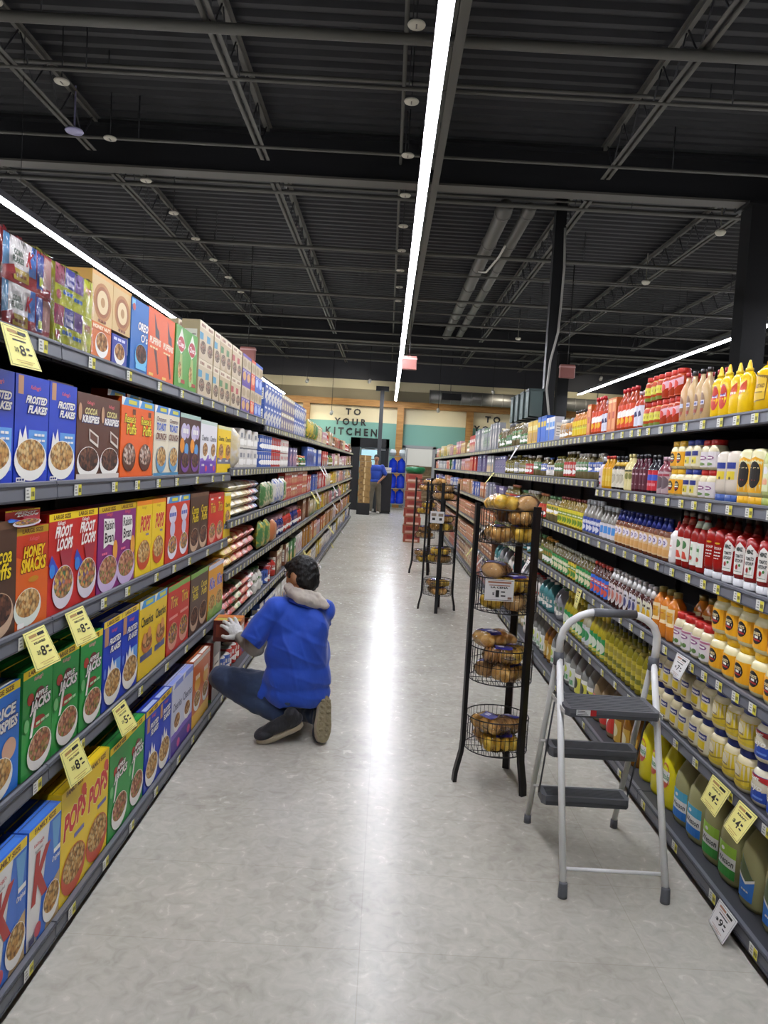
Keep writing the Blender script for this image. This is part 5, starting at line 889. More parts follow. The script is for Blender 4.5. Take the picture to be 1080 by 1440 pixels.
tags_for('L', 5, BZ - .042, LX + .0388, 1.7, 20.9, .33, 0)
for lv, z in enumerate(LB): tags_for('L', lv, z - .041, LX + .0018, 4.72 if lv else 5.95, 20.9, .125, 0)
for lv, z in enumerate(RA): tags_for('R', lv, z - .041, RX - .0018, 2.36, 4.62, .15 if lv < 4 else .24, 0)
tags_for('R', 5, BZ - .042, RX - .0388, 2.3, 6, .36, 0); tags_for('R', 5, BZ - .042, RX - .0388, 6.2, 20.9, .2, 0)
for lv, z in enumerate(RB): tags_for('R', lv, z - .041, RX - .0018, 4.7, 20.9, .12, 0)
tags.sort(); TM = {}
for s in (1, -1): m = MB(); tag_mesh(m, s, 0, 0, 0); TM[s] = m.mesh('price_tag')
cnt = {}
for (y, side, lv, z, x) in tags[:290]:
    k = (side, lv); cnt[k] = cnt.get(k, 0) + 1
    tag(link('price_tag', TM[1 if side == 'L' else -1], None, (x, y, z)), 'small white and yellow price tag, %s from near end, edge of %s' % (ordn(cnt[k]), SN[side][lv]), 'price tag', 'price tags on the shelf edges')
m = MB()
for (y, side, lv, z, x) in tags[290:]: tag_mesh(m, 1 if side == 'L' else -1, x, y, z, False)
o = tag(link('price_tags', m.mesh()), 'the small white and yellow price tags on the farther shelf edges', 'price tags', 'price tags on the shelf edges'); o['kind'] = 'stuff'
# sale cards that hang out from the shelf edge
PAPY, PAPW, INK = M('ece48a', .6), M('dcdad8', .6), M('1c1a18', .6)
def sale_card(side, y0, y1, z1, drop, out, paper, price, label, sub=None, small=''):
    s = 1 if side == 'L' else -1; X = (LX + .0035) if s > 0 else (RX - .0035)
    if z1 < .12: X += s * .037
    a = MB(); w_ = y1 - y0
    P0 = lambda u, v, k: (X + s * (out * (1 - v) + .0016 + .00015 * k + .012 * (1 - v) * (u - .5)), (y0 + w_ * u) if s > 0 else (y1 - w_ * u), z1 - drop * (1 - v))
    B0 = lambda u, v: tuple(Vector(P0(u, v, 0)) - Vector((s * .0016, 0, 0)))
    c4 = [P0(0, 0, 0), P0(1, 0, 0), P0(1, 1, 0), P0(0, 1, 0)]; b4 = [B0(0, 0), B0(1, 0), B0(1, 1), B0(0, 1)]
    a.add(c4 + b4, [(0, 1, 2, 3), (7, 6, 5, 4), (0, 4, 5, 1), (1, 5, 6, 2), (2, 6, 7, 3), (3, 7, 4, 0)], paper)
    hd = M('b08a50' if paper is PAPY else 'a87a60', .6)
    a.paint([('r', .04, .955, .96, .965, INK), ('r', .04, .035, .96, .045, INK), ('r', .04, .035, .05, .965, INK), ('r', .95, .035, .96, .965, INK),
             ('r', .16, .82, .5, .9, hd), ('r', .53, .82, .84, .9, INK), ('r', .2, .745, .8, .765, hd)] + ([('t', sub, .26, .64, .76, .7, INK)] if sub else [('r', .26, .64, .74, .68, INK)]) +
            [('t', price, .42, .3, .62, .56, INK), ('t', small, .24, .36, .38, .48, INK), ('r', .66, .46, .78, .52, INK), ('r', .68, .34, .82, .38, INK), ('r', .2, .16, .8, .175, hd), ('r', .3, .1, .7, .115, hd)], lambda u, v, k: P0(u, v, k + 1), 0)
    tag(link('sale_card', a.mesh()), label, 'price sign', 'sale cards hanging from the shelf edges')
sale_card('L', 1.84, 1.975, 1.785, .1, .035, PAPY, '8', 'yellow sale card on the top left shelf edge below the red variety packs', None, '2/$')
sale_card('L', 2.0, 2.125, .997, .098, .045, PAPY, '8', 'yellow sale card below the honey cereal box', 'KELLOGGS', '2/$')
sale_card('L', 2.265, 2.4, 1.0, .098, .045, PAPY, '8', 'yellow sale card below the purple raisin bran boxes', 'KELLOGGS', '2/$')
sale_card('L', 2.26, 2.4, .575, .105, .042, PAPY, '8', 'yellow sale card below the second green apple cereal box', 'KELLOGGS', '2/$')
sale_card('L', 2.7, 2.83, .565, .095, .047, PAPY, '5', 'yellow sale card below the large size blue boxes', 'KELLOGGS', '2/$')
sale_card('R', 3.04, 3.175, .786, .083, .03, PAPW, '7', 'white sale card under the red lidded jars', None, '$')
sale_card('R', 2.605, 2.755, .437, .095, .042, PAPY, '4', 'yellow sale card in front of the green labelled oil jug', 'GALA', '$')
sale_card('R', 2.413, 2.54, .437, .093, .052, PAPY, '4', 'yellow sale card in front of the nearest oil jugs', 'KRAFT', '$')
sale_card('R', 2.407, 2.542, .088, .08, .037, PAPW, '9', 'white sale card at the bottom right shelf edge', None, '$')
sale_card('R', 4.75, 4.87, .786, .12, .02, PAPY, '2', 'yellow sale card behind the step stool handle', None, '$')
for i, (side, y, z) in enumerate((('L', 9.0, .43), ('L', 10.6, 1.42), ('L', 11.2, 1.42), ('L', 9.6, 1.1), ('L', 10.2, 1.1), ('L', 13.2, 1.1), ('L', 14.6, 1.1), ('L', 13.5, .78), ('L', 15.5, .78), ('L', 12.8, .43), ('L', 15.5, .43), ('L', 10.6, .085), ('L', 13.2, .085), ('L', 16.0, .085),
                            ('R', 7.4, 1.757), ('R', 9.0, 1.475), ('R', 6.4, .786), ('R', 9.5, .786), ('R', 10.1, .786), ('R', 9.4, .44), ('R', 9.9, .44), ('R', 10.5, .44))):
    sale_card(side, y, y + .13, z - .002, .14, .1 if i % 2 else .075, PAPW if i % 3 else PAPY, '4', 'sale card sticking out of the %s run, %s in order of distance there' % ('left' if side == 'L' else 'right', ordn(i + 1 if i < 14 else i - 13)))
# ---------------------------------------------------------------- wire bread racks
BUN = M('e4ae58', .5, kind='mottle', c1='c88a34', c2='f2d494', scale=18); BUN2 = M('d8a864', .5, kind='mottle', c1='9c6830', c2='e0b880', scale=16)
FILM = M('ffffff', kind='film'); PUR = M('3a348e', .35); YBN = M('eabf3c', .45, kind='mottle', c1='d49c28', c2='f4d870', scale=18)
def bread(kind):
    a = MB(); bm = (BUN, YBN, BUN2)[kind % 3]
    if kind % 3 == 1:
        for i in range(2):
            for j in range(4): a.ell((-.093 + .062 * j, -.032 + .064 * i, .044), (.036, .04, .042), bm, 10, 6, None, .15)
    elif kind % 3 == 0:
        for i in range(2):
            for j in range(3): a.ell((-.08 + .08 * j, -.033 + .066 * i, .043), (.044, .038, .04), bm, 12, 8, None, .2)
    else:
        for j in range(9): a.ell((-.1 + .025 * j, .002 * (-1) ** j, .044), (.0155, .06, .043), bm, 12, 8, None, .1)
    b = MB(); b.pillow(.27, .145, .1, FILM, (0, 0, .045), 12, 8, .3, kind, pw=4, ex=.45)
    b.pillow(.05, .09, .02, FILM, (.15, 0, .045), 4, 4, .5, kind)
    c = MB(); x0, x1 = (-.06, .06) if kind % 2 else (-.1, -.02)
    for i in range(5):
        def pp(u, v): 
            y_ = (-1 + 2 * v) * .066; e = max(0, 1 - (v * 2 - 1) ** 4) ** .45; return (u + .02 * math.sin(v * 5), y_, .045 + .053 * e * max(0, 1 - abs(u / .135) ** 4) ** .45)
        v0, v1 = .12 + i * .15, .12 + (i + 1) * .15; c.add([pp(x0, v0), pp(x1, v0), pp(x1, v1), pp(x0, v1)], [(0, 1, 2, 3)], PUR)
        if i in (1, 2): c.add([tuple(Vector(pp(x, v)) + Vector((0, 0, .001))) for x, v in ((x0 + .02, v0 + .02), (x0 + .06, v0 + .02), (x0 + .06, v1 - .02), (x0 + .02, v1 - .02))], [(0, 1, 2, 3)], M('d8d8ee', .4))
    return a.mesh('bread'), b.mesh('wrapper'), c.mesh('band')
BRD = [bread(k) for k in range(6)]
BC = {}
def wire_basket(r, h, mat):
    a = MB(); ring = lambda z, rr=r: [(rr * math.cos(2 * math.pi * i / 28), rr * math.sin(2 * math.pi * i / 28), z) for i in range(28)]
    a.tube(ring(h), .0032, mat, 5, True); a.tube(ring(h * .5), .0018, mat, 4, True); a.tube(ring(0), .003, mat, 5, True)
    for i in range(44):
        t = 2 * math.pi * i / 44; a.tube([(r * math.cos(t), r * math.sin(t), h), (r * math.cos(t), r * math.sin(t), 0)], .0014, mat, 4)
    for i in range(-6, 7):
        x = i * r / 6.6; yy = math.sqrt(max(0, r * r - x * x)); a.tube([(x, -yy, 0), (x, yy, 0)], .0014, mat, 4)
        if i % 3 == 0: a.tube([(-yy, x, 0), (yy, x, 0)], .0018, mat, 4)
    return a.mesh('wire_basket')
BKM = M('141315', .4, .3); BASK = wire_basket(.15, .158, BKM); LEV = (.172, .508, .845, 1.165)
def bread_rack(x, y, label, angs, where, fills, kind0=0):
    t = thing('bread_rack', label, 'display rack', (x, y, 0), 0, 'round wire bread racks')
    for an in angs:
        a = MB(); ca, sa = math.cos(an), math.sin(an); rr = .163
        pts = [(rr + .03, 0), (rr + .026, .05), (rr + .004, .15), (rr, .2), (rr, 1.345)]
        for (r0, z0), (r1, z1) in zip(pts, pts[1:]):
            vs = []
            for r_, z_ in ((r0, z0), (r1, z1)):
                for dr, dt in ((-.009, -.017), (.009, -.017), (.009, .017), (-.009, .017)): vs.append(((r_ + dr) * ca - dt * sa, (r_ + dr) * sa + dt * ca, z_))
            a.add(vs, [(3, 2, 1, 0), (4, 5, 6, 7), (0, 1, 5, 4), (1, 2, 6, 5), (2, 3, 7, 6), (3, 0, 4, 7)], BKM)
        part('post', a, t)
    for z in LEV: o = link('wire_basket', BASK, t, (0, 0, z))
    for li, (z, n) in enumerate(zip(LEV, fills)):
        nm = ('lowest', 'second lowest', 'third', 'top')[li]
        for i in range(n):
            zz = z + .006 + .083 * (i // 2) - (.024 if i > 3 else 0) ; k = (li * 2 + i + kind0) % 6; rz = (.3 + li * .7 + i * 1.7 if i // 2 % 2 else .2 + li * .5); dx, dy = (.054 * (-1) ** i * math.sin(rz) * -1, .054 * (-1) ** i * math.cos(rz)) 
            me = BRD[k]; o = link('bread_bag', me[0], None, (x + dx, y + dy, zz), rz); o.scale = (.68, .74, .8) if i < 4 else (.95, .82, .78)
            if i >= 4: o.rotation_euler = (.15 * (-1) ** i, .1, rz)
            tag(o, 'bagged bread, %s placed from the bottom, %s basket of %s' % (ordn(i + 1), nm, where), 'bread', 'bagged bread in the wire racks')
            link('wrapper', me[1], o)['label'] = 'clear plastic wrapper'; link('printed_band', me[2], o)['label'] = 'purple printed band'
bread_rack(.598, 3.64, 'black wire bread rack with four round baskets left of the step stool', (R(188), R(-52), R(62)), 'the nearest rack', (4, 5, 5, 6))
bread_rack(.6, 8.02, 'middle black wire bread rack, beyond the nearest one', (R(170), R(-95), R(10), R(80)), 'the middle rack', (4, 4, 4, 5), 2)
bread_rack(.575, 10.75, 'farthest black wire bread rack, in front of the red carton stack', (R(195), R(-70), R(60)), 'the farthest rack', (4, 4, 4, 4), 3)
a = MB(); a.box((0, -.002, 0), (.132, 0, .1), PAPW)
a.paint([('r', .03, .94, .97, .96, INK), ('r', .03, .04, .97, .06, INK), ('r', .1, .82, .9, .9, 'a06a50'), ('r', .14, .7, .86, .74, 'a06a50'), ('t', 'LA CENA', .2, .58, .8, .67, INK), ('t', '$', .26, .26, .34, .4, INK), ('t', '1', .38, .18, .5, .5, INK), ('r', .56, .4, .7, .46, INK), ('r', .56, .22, .72, .28, INK), ('r', .8, .1, .94, .2, '8a6a5a')], lambda u, v, k: (.132 * u, -.0022 - .0001 * k, .1 * v), 0)
tag(link('price_sign', a.mesh(), None, (.476, 3.475, .908)), 'white one dollar price sign clipped on the nearest bread rack', 'price sign')
for i, x in enumerate((.46, .53)):
    a = MB(); a.box((0, -.002, 0), (.07, 0, .12), PAPW); a.box((.01, -.003, .07), (.06, -.002, .1), M('8a7a6a', .6)); a.box((.02, -.003, .03), (.05, -.002, .055), INK)
    tag(link('price_sign', a.mesh(), None, (x + .01, 7.85 - (.02 if i else 0), .93)), 'small white sign on the middle bread rack, %s one' % ('left' if i == 0 else 'right'), 'price sign')
# ---------------------------------------------------------------- step stool
t = thing('step_stool', 'grey and white folding step stool with three treads standing by the right shelves', 'step stool', (0, 0, 0))
WHT = M('e6e6e4', .32); GRT = M('c2c2be', .4); PLG = M('5b5d62', .5); PLD = M('46484c', .5)
for x0, x1, yf in ((.711, .708, 2.647), (1.077, 1.073, 2.649)):
    a = MB(); a.tube([(x0, yf, .03), (x1, 2.935, .80)], .0125, WHT, 12); part('front_leg', a, t)
    a = MB(); a.lathe([(.001, 0), (.017, 0), (.017, .01), (.0155, .052), (.013, .056), (.001, .056)], PLG, 14, c=(x0, yf + .002, 0)); part('rubber_foot', a, t)
for x0, x1 in ((.69, .705), (1.062, 1.075)):
    a = MB(); a.tube([(x0, 3.225, .02), (x1, 2.955, .80)], .0115, GRT, 12); part('rear_leg', a, t)
    a = MB(); a.lathe([(.001, 0), (.016, 0), (.015, .035), (.001, .036)], PLG, 14, c=(x0, 3.22, 0)); part('rubber_foot', a, t)
a = MB(); hp = [(.707, 2.94, .79), (.707, 2.938, .86), (.716, 2.935, .90), (.738, 2.932, .935), (.775, 2.93, .962), (.812, 2.93, .976), (.835, 2.93, .979)]
a.tube(hp, .0145, WHT, 12); hq = [(1.076, 2.94, .79), (1.08, 2.938, .86), (1.078, 2.935, .90), (1.062, 2.932, .935), (1.035, 2.93, .958), (1.005, 2.93, .972), (.98, 2.93, .979)]
a.tube(hq, .0145, WHT, 12); a.tube([(.83, 2.93, .979), (.985, 2.93, .979)], .012, WHT, 12); part('handle_hoop', a, t)
a = MB(); a.tube([(.825, 2.93, .979), (.99, 2.93, .979)], .0165, PLG, 14)
part('hand_grip', a, t, 'dark grey hand grip')
for x in (.707, 1.0745):
    a = MB(); a.tube([(x, 2.94, .765), (x, 2.94, .815)], .021, PLG, 12); a.tube([(x - .02, 2.945, .785), (x + .02, 2.945, .785)], .006, M('9a9a98', .3, 1), 8); part('hinge_collar', a, t)
def tread(name, x0, x1, ya, yb, z, h, extra=None):
    a = MB(); a.prism([(x0 + .012, ya), (x1 - .012, ya), (x1, ya + .02), (x1, yb - .01), (x1 - .01, yb), (x0 + .01, yb), (x0, yb - .01), (x0, ya + .02)], z - h, z, PLG)
    n = 9
    for i in range(n): yy = ya + .018 + (yb - ya - .036) * i / (n - 1); a.box((x0 + .02, yy - .0025, z), (x1 - .02, yy + .0025, z + .0012), PLD)
    a.box((x0 + .015, ya - .0015, z - h), (x1 - .015, ya, z - h * .55), PLD)
    o = part(name, a, t, extra); return o
p = tread('platform', .712, 1.062, 2.785, 2.985, .642, .03, 'grey standing platform')
a = MB(); a.box((.748, 2.7815, .619), (.80, 2.7835, .64), M('d8d8d8', .5)); a.box((.80, 2.7815, .619), (.822, 2.7835, .64), M('b82828', .5))
for k in range(3): a.box((.752, 2.781, .622 + .006 * k), (.792 - .006 * k, 2.7815, .6245 + .006 * k), M('6a6a6a', .5))
part('sticker', a, p, 'white and red sticker')
tread('tread', .702, 1.05, 2.945, 3.05, .432, .036); tread('tread', .698, 1.05, 3.005, 3.11, .212, .036)
for (x, ya, z0, yb, z1) in ((.706, 2.80, .63, 3.055, .42), (1.068, 2.80, .63, 3.055, .42)):
    a = MB(); a.box((x - .002, 2.79, .618), (x + .002, 3.0, .634), GRT); part('side_arm', a, t)
a = MB(); a.tube([(.700, 2.93, .62), (.696, 3.07, .20)], .0035, PLD, 6); part('link_rod', a, t)
a = MB(); a.tube([(1.066, 2.93, .62), (1.058, 3.07, .20)], .0035, PLD, 6); part('link_rod', a, t)
a = MB(); a.tube([(.712, 2.68, .089), (1.077, 2.68, .089)], .007, WHT, 8); part('cross_bar', a, t)
for z, y in ((.415, 3.07), (.195, 3.145)): a = MB(); a.tube([(.69, y, z), (1.064, y, z)], .006, GRT, 8); part('tread_support', a, t)
# ---------------------------------------------------------------- people
def organic(name, prims, vox, smooth, mat, parent, label=None, keep=None, reduce=None):
    """soft shapes melted into one continuous skin"""
    m = MB()
    for p in prims:
        if p[0] == 'c':                        # tapering limb from a to b
            a, b, ra, rb = Vector(p[1]), Vector(p[2]), p[3], p[4]; fl = p[5] if len(p) > 5 else 1
            pts = []; rr = []; d = (b - a).normalized()
            for k in range(4): t_ = math.pi / 2 * k / 3.4; pts.append(a - d * ra * math.cos(t_)); rr.append(max(.0005, ra * math.sin(t_)))
            pts += [a + (b - a) * .33, a + (b - a) * .66]; rr += [ra + (rb - ra) * .33, ra + (rb - ra) * .66]
            for k in range(3, -1, -1): t_ = math.pi / 2 * k / 3.4; pts.append(b + d * rb * math.cos(t_)); rr.append(max(.0005, rb * math.sin(t_)))
            m.tube(pts, rr, mat, 14, False, fl)
        else:                                  # ellipsoid: centre, radii, rotation matrix
            m.ell(p[1], p[2], mat, 20, 14, p[3] if len(p) > 3 else None)
    me = m.mesh(name); o = bpy.data.objects.new(name, me); COL.objects.link(o)
    r = o.modifiers.new('r', 'REMESH'); r.mode = 'VOXEL'; r.voxel_size = vox; r.use_smooth_shade = True
    q = o.modifiers.new('s', 'SMOOTH'); q.factor = .5; q.iterations = smooth
    dg = bpy.context.evaluated_depsgraph_get(); me2 = bpy.data.meshes.new_from_object(o.evaluated_get(dg)); bpy.data.objects.remove(o)
    if keep or reduce:                          # wrinkle / cut
        for v in me2.vertices:
            if reduce: v.co += reduce(v.co)
    me2.materials.clear(); me2.materials.append(mat); me2.name = name
    for p in me2.polygons: p.use_smooth = True
    oo = link(name, me2, parent)
    if label: oo['label'] = label
    return oo
def basis(f, up=(0, 0, 1)):
    """matrix whose x = to the right, y = forward f, z = up"""
    y = Vector(f).normalized(); x = y.cross(Vector(up)).normalized(); z = x.cross(y); return Matrix((x, y, z)).transposed()
SKIN = M('b98663', .5); SHIRT = M('194fc6', .72, kind='fabric', c1='1542ae', b=.7, scale=7); JEAN = M('2e4263', .8, kind='fabric', c1='22314c', b=.5, scale=12); HOOD = M('c9c0b4', .85, kind='fabric', c1='a89e94', b=.8, scale=16)
GSLV = M('8f8b82', .85, kind='fabric', c1='7c786e', b=.5, scale=12); GLOVE = M('e2e0dc', .7, kind='fabric', c1='c8c6c2', b=.4, scale=40); HAIR = M('0b0a0b', .62, kind='hair'); SHOE = M('15161a', .7, kind='fabric', c1='1e2026', b=.3, scale=60); SOLEW = M('b5a890', .6); SOLET = M('8f8468', .7, kind='sole')
fold = lambda amp, fr, ax: (lambda c: Vector((noise.noise(c * fr) * amp, noise.noise(c * fr + Vector((5, 1, 9))) * amp, noise.noise(Vector((c.x * fr * 2, c.y * fr * 2, c.z * fr * .6)) + Vector((2, 8, 3))) * amp * .4)))
def worker():
    t = thing('person', 'person in blue shirt, jeans and white gloves crouching to stock the left shelves', 'person', (0, 0, 0))
    F = Vector((-.45, .89, 0)).normalized(); Rr = Vector((.89, .45, 0)); B = basis(F)
    hd = Vector((-.43, 4.14, .872)); HF = Vector((-.86, .48, -.28)); HB_ = basis(HF)
    P_ = lambda x, y, z: hd + HB_ @ Vector((x, y, z))
    wr = Vector((-.758, 4.19, .51))
    # bare body as one continuous skin, mostly under the clothes
    prim = [('e', hd, (.07, .088, .102), HB_), ('e', P_(0, .035, -.05), (.052, .058, .06), HB_), ('e', P_(0, .092, -.012), (.012, .018, .02), HB_), ('c', P_(0, .088, .012), P_(0, .1, -.018), .008, .012), ('e', P_(0, .078, -.055), (.026, .014, .01), HB_), ('e', P_(0, .075, -.088), (.026, .022, .018), HB_),
            ('c', hd + Vector((.0, -.02, -.06)), (-.425, 4.12, .76), .05, .055), ('e', (-.43, 4.12, .66), (.15, .09, .1), B), ('e', (-.42, 4.1, .45), (.14, .1, .17), B), ('e', (-.41, 4.09, .28), (.15, .11, .09), B),
            ('c', (-.56, 4.04, .69), (-.637, 4.02, .505), .045, .038), ('c', (-.637, 4.02, .505), wr, .036, .026), ('c', (-.3, 4.2, .68), (-.38, 4.4, .5), .045, .038), ('c', (-.38, 4.4, .5), (-.62, 4.5, .52), .036, .026),
            ('c', (-.47, 4.06, .26), (-.83, 4.13, .285), .07, .055), ('c', (-.83, 4.13, .285), (-.5, 4.03, .12), .05, .035), ('c', (-.33, 4.14, .25), (-.46, 4.46, .1), .07, .055), ('c', (-.46, 4.46, .08), (-.29, 4.09, .12), .048, .035)]
    for sx in (-1, 1): prim += [('e', P_(sx * .072, .0, -.004), (.011, .02, .032), HB_), ('e', P_(sx * .028, .072, .018), (.014, .012, .01), HB_)]
    organic('body', prim, .0075, 3, SKIN, t)
    e = MB()
    for sx in (-1, 1): e.ell(P_(sx * .028, .083, .018), (.011, .005, .006), M('d8d4cc', .3), 8, 6, HB_); e.ell(P_(sx * .028, .0875, .018), (.005, .002, .005), M('1a1410', .2), 8, 6, HB_); e.tube([P_(sx * .014, .086, .036), P_(sx * .03, .089, .04), P_(sx * .044, .08, .036)], .003, HAIR, 5)
    e.tube([P_(-.022, .088, -.056), P_(0, .094, -.057), P_(.022, .088, -.056)], .0035, M('8a4a40', .5), 6); part('face', e, t, 'eyes, brows and lips')
    organic('hair', [('e', P_(0, -.012, .022), (.076, .09, .09), HB_), ('e', P_(0, -.04, -.012), (.07, .06, .085), HB_), ('e', P_(0, .045, .062), (.056, .036, .03), HB_), ('e', P_(-.058, -.03, -.01), (.02, .034, .055), HB_), ('e', P_(.058, -.03, -.01), (.02, .034, .055), HB_)], .005, 2, HAIR, t, 'short black hair', reduce=fold(.007, 55, 0))
    # hood bunched round the neck
    nc = Vector((-.425, 4.115, .778)); hp = []
    for k in range(14):
        a_ = 2 * math.pi * k / 14; d = Rr * math.cos(a_) + F * math.sin(a_); back = max(0, -math.sin(a_))
        hp.append(nc + d * (.072 + .02 * back) + Vector((0, 0, .012 - .03 * back - .024 * math.cos(a_))))
    pr = [('c', hp[k], hp[(k + 1) % 14], .024 + .01 * max(0, -math.sin(2 * math.pi * k / 14)), .024 + .01 * max(0, -math.sin(2 * math.pi * (k + 1) / 14))) for k in range(14)]
    pr += [('e', nc - F * .09 + Rr * .05 + Vector((0, 0, -.035)), (.07, .03, .034), B), ('c', nc - F * .06 - Rr * .075 + Vector((0, 0, .035)), nc - F * .085 + Rr * .07 + Vector((0, 0, .0)), .015, .019), ('c', nc - F * .1 - Rr * .05 + Vector((0, 0, -.005)), nc - F * .11 + Rr * .1 + Vector((0, 0, -.055)), .013, .016), ('c', nc - F * .03 + Rr * .07, nc - F * .075 + Rr * .12 + Vector((0, 0, -.055)), .021, .015)]
    organic('hood', pr, .006, 2, HOOD, t, 'pale grey hood bunched round the neck', reduce=fold(.012, 24, 0))
    # shirt
    sp = [('e', (-.432, 4.115, .62), (.185, .115, .15), B), ('e', (-.425, 4.09, .46), (.18, .13, .19), B), ('e', (-.418, 4.085, .33), (.188, .14, .15), B), ('e', (-.415, 4.085, .25), (.186, .142, .1), B),
          ('c', (-.555, 4.05, .70), (-.305, 4.185, .675), .068, .07), ('e', (-.435, 4.12, .69), (.15, .095, .075), B), ('e', (-.36, 4.07, .52), (.1, .1, .2), B),
          ('c', (-.56, 4.045, .69), (-.665, 4.012, .535), .066, .066), ('c', (-.31, 4.19, .67), (-.36, 4.36, .54), .064, .06), ('c', (-.57, 4.045, .29), (-.60, 4.035, .235), .045, .03)]
    sl = [(Vector((-.665, 4.012, .535)), Vector((-.105, -.033, -.155)).normalized()), (Vector((-.36, 4.36, .54)), Vector((-.05, .17, -.13)).normalized())]
    def tailor(c):
        d = fold(.014, 8, 0)(c)
        for qx, qz, ox, am, st in ((6, 5, 1, .016, 0), (4, -6, 4, .014, 0), (8, 3.5, 9, .01, 0), (3, 9, 14, .01, 0)):   # sharp pulled creases
            n_ = abs(noise.noise(Vector((c.x * qx + c.z * qz + ox, c.y * 2, c.z * 1.3 - c.x * .6)))); d -= F * (am * max(0, 1 - n_ * 4.5) ** 1.5) * (1 if c.z > .3 else .3) * (.3 + .7 * abs(noise.noise(c * 5 + Vector((3, 3, 3)))))
        for b_, ax in sl:
            h_ = (c - b_).dot(ax)
            if h_ > .012 and (c - b_).length < .1: d -= ax * (h_ - .012)
        lim = .175 + .05 * abs(noise.noise(Vector((c.x * 6, c.y * 6, 0)))) + .08 * max(0, (c - Vector((-.4, 4.08, 0))).dot(F) + .02)
        if c.z < lim and c.z < .3: d.z += lim - c.z
        return d
    organic('shirt', sp, .006, 26, SHIRT, t, 'bright blue short sleeved shirt', reduce=tailor)
    c = MB(); c.tube([nc - F * .06 - Rr * .09 + Vector((0, 0, -.02)), nc - F * .1 + Vector((0, 0, -.05)), nc - F * .07 + Rr * .12 + Vector((0, 0, -.075))], .012, M('1635a0', .7), 8, flat=.6); part('collar', c, t, 'darker blue collar')
    organic('sleeve', [('c', (-.63, 4.022, .53), (-.645, 4.03, .497), .05, .05), ('c', (-.645, 4.03, .492), (-.742, 4.16, .503), .053, .038)], .006, 2, GSLV, t, 'grey hoodie sleeve below the blue sleeve', reduce=fold(.008, 26, 0))
    organic('sleeve', [('c', (-.36, 4.36, .54), (-.38, 4.41, .5), .05, .046), ('c', (-.38, 4.41, .5), (-.6, 4.5, .52), .045, .034)], .007, 2, GSLV, t)
    # left glove: palm, four unequal bent fingers over the carton and a thumb
    pd = Vector((-.62, .4, .5)).normalized(); pn = Vector((.1, -.8, .6)).normalized(); ps = pd.cross(pn).normalized(); pn = ps.cross(pd)
    G_ = lambda a, b, c: wr + pd * a + ps * b + pn * c
    gp = [('c', G_(-.035, 0, 0), G_(0, 0, 0), .033, .029), ('e', G_(.045, 0, 0), (.05, .04, .019), Matrix((pd, ps, pn)).transposed())]
    for b, l1, l2, l3 in ((-.03, .034, .02, .016), (-.01, .038, .024, .018), (.011, .036, .022, .018), (.031, .028, .018, .015)):
        k0 = G_(.08 - abs(b) * .3, b, .002); k1 = k0 + (pd + ps * b * 9).normalized() * l1 + pn * .006; k2 = k1 + (pd * .8 + ps * b * 6 - pn * .65).normalized() * l2; k3 = k2 + (pd * .45 - pn * .9).normalized() * l3
        gp += [('c', G_(.04, b * .7, 0), k0, .012, .0105), ('c', k0, k1, .0105, .0095), ('c', k1, k2, .0095, .0088), ('c', k2, k3, .0088, .0078)]
    th = G_(.02, -.036, -.004); t1 = th + (pd * .7 - ps * .8 - pn * .1).normalized() * .036; t2 = t1 + (pd * .9 - ps * .3 - pn * .4).normalized() * .028
    gp += [('c', G_(.01, -.01, 0), th, .02, .014), ('c', th, t1, .0135, .0115), ('c', t1, t2, .0115, .0095)]
    organic('glove', gp, .0032, 1, GLOVE, t, 'white work glove')
    wr2 = Vector((-.62, 4.51, .52)); q1 = Vector((-.95, .2, 0)).normalized(); q2 = Vector((.2, .95, 0)).normalized(); g2 = [('c', wr2, wr2 + q1 * .03, .028, .03), ('e', wr2 + q1 * .06, (.05, .02, .038), basis(q2))]
    for b, l in ((-.028, .05), (-.009, .062), (.01, .058), (.028, .046)):
        k0 = wr2 + q1 * .095 + Vector((0, 0, b)); g2 += [('c', wr2 + q1 * .06 + Vector((0, 0, b)), k0, .012, .0105), ('c', k0, k0 + (q1 + q2 * -.3).normalized() * l * .6, .0105, .0095), ('c', k0 + (q1 + q2 * -.3).normalized() * l * .6, k0 + (q1 + q2 * -.3).normalized() * l * .6 + (q1 * .5 - q2).normalized() * l * .5, .0095, .008)]
    g2 += [('c', wr2 + q1 * .03 + Vector((0, 0, .03)), wr2 + q1 * .06 + Vector((0, 0, .065)) - q2 * .01, .014, .011), ('c', wr2 + q1 * .06 + Vector((0, 0, .065)) - q2 * .01, wr2 + q1 * .09 + Vector((0, 0, .075)) - q2 * .025, .011, .009)]
    organic('glove', g2, .004, 1, GLOVE, t)
    # jeans
    jp = [('e', (-.415, 4.1, .235), (.175, .135, .075), B), ('c', (-.48, 4.065, .255), (-.838, 4.135, .288), .092, .067), ('c', (-.84, 4.135, .282), (-.66, 4.08, .195), .066, .064), ('c', (-.66, 4.08, .195), (-.49, 4.035, .125), .064, .05), ('c', (-.33, 4.14, .24), (-.47, 4.46, .1), .088, .066), ('c', (-.47, 4.47, .075), (-.38, 4.28, .08), .066, .062), ('c', (-.38, 4.28, .08), (-.3, 4.1, .115), .062, .05), ('e', (-.845, 4.14, .287), (.068, .068, .064))]
    organic('jeans', jp, .0085, 3, JEAN, t, 'dark blue jeans', reduce=fold(.012, 16, 0))
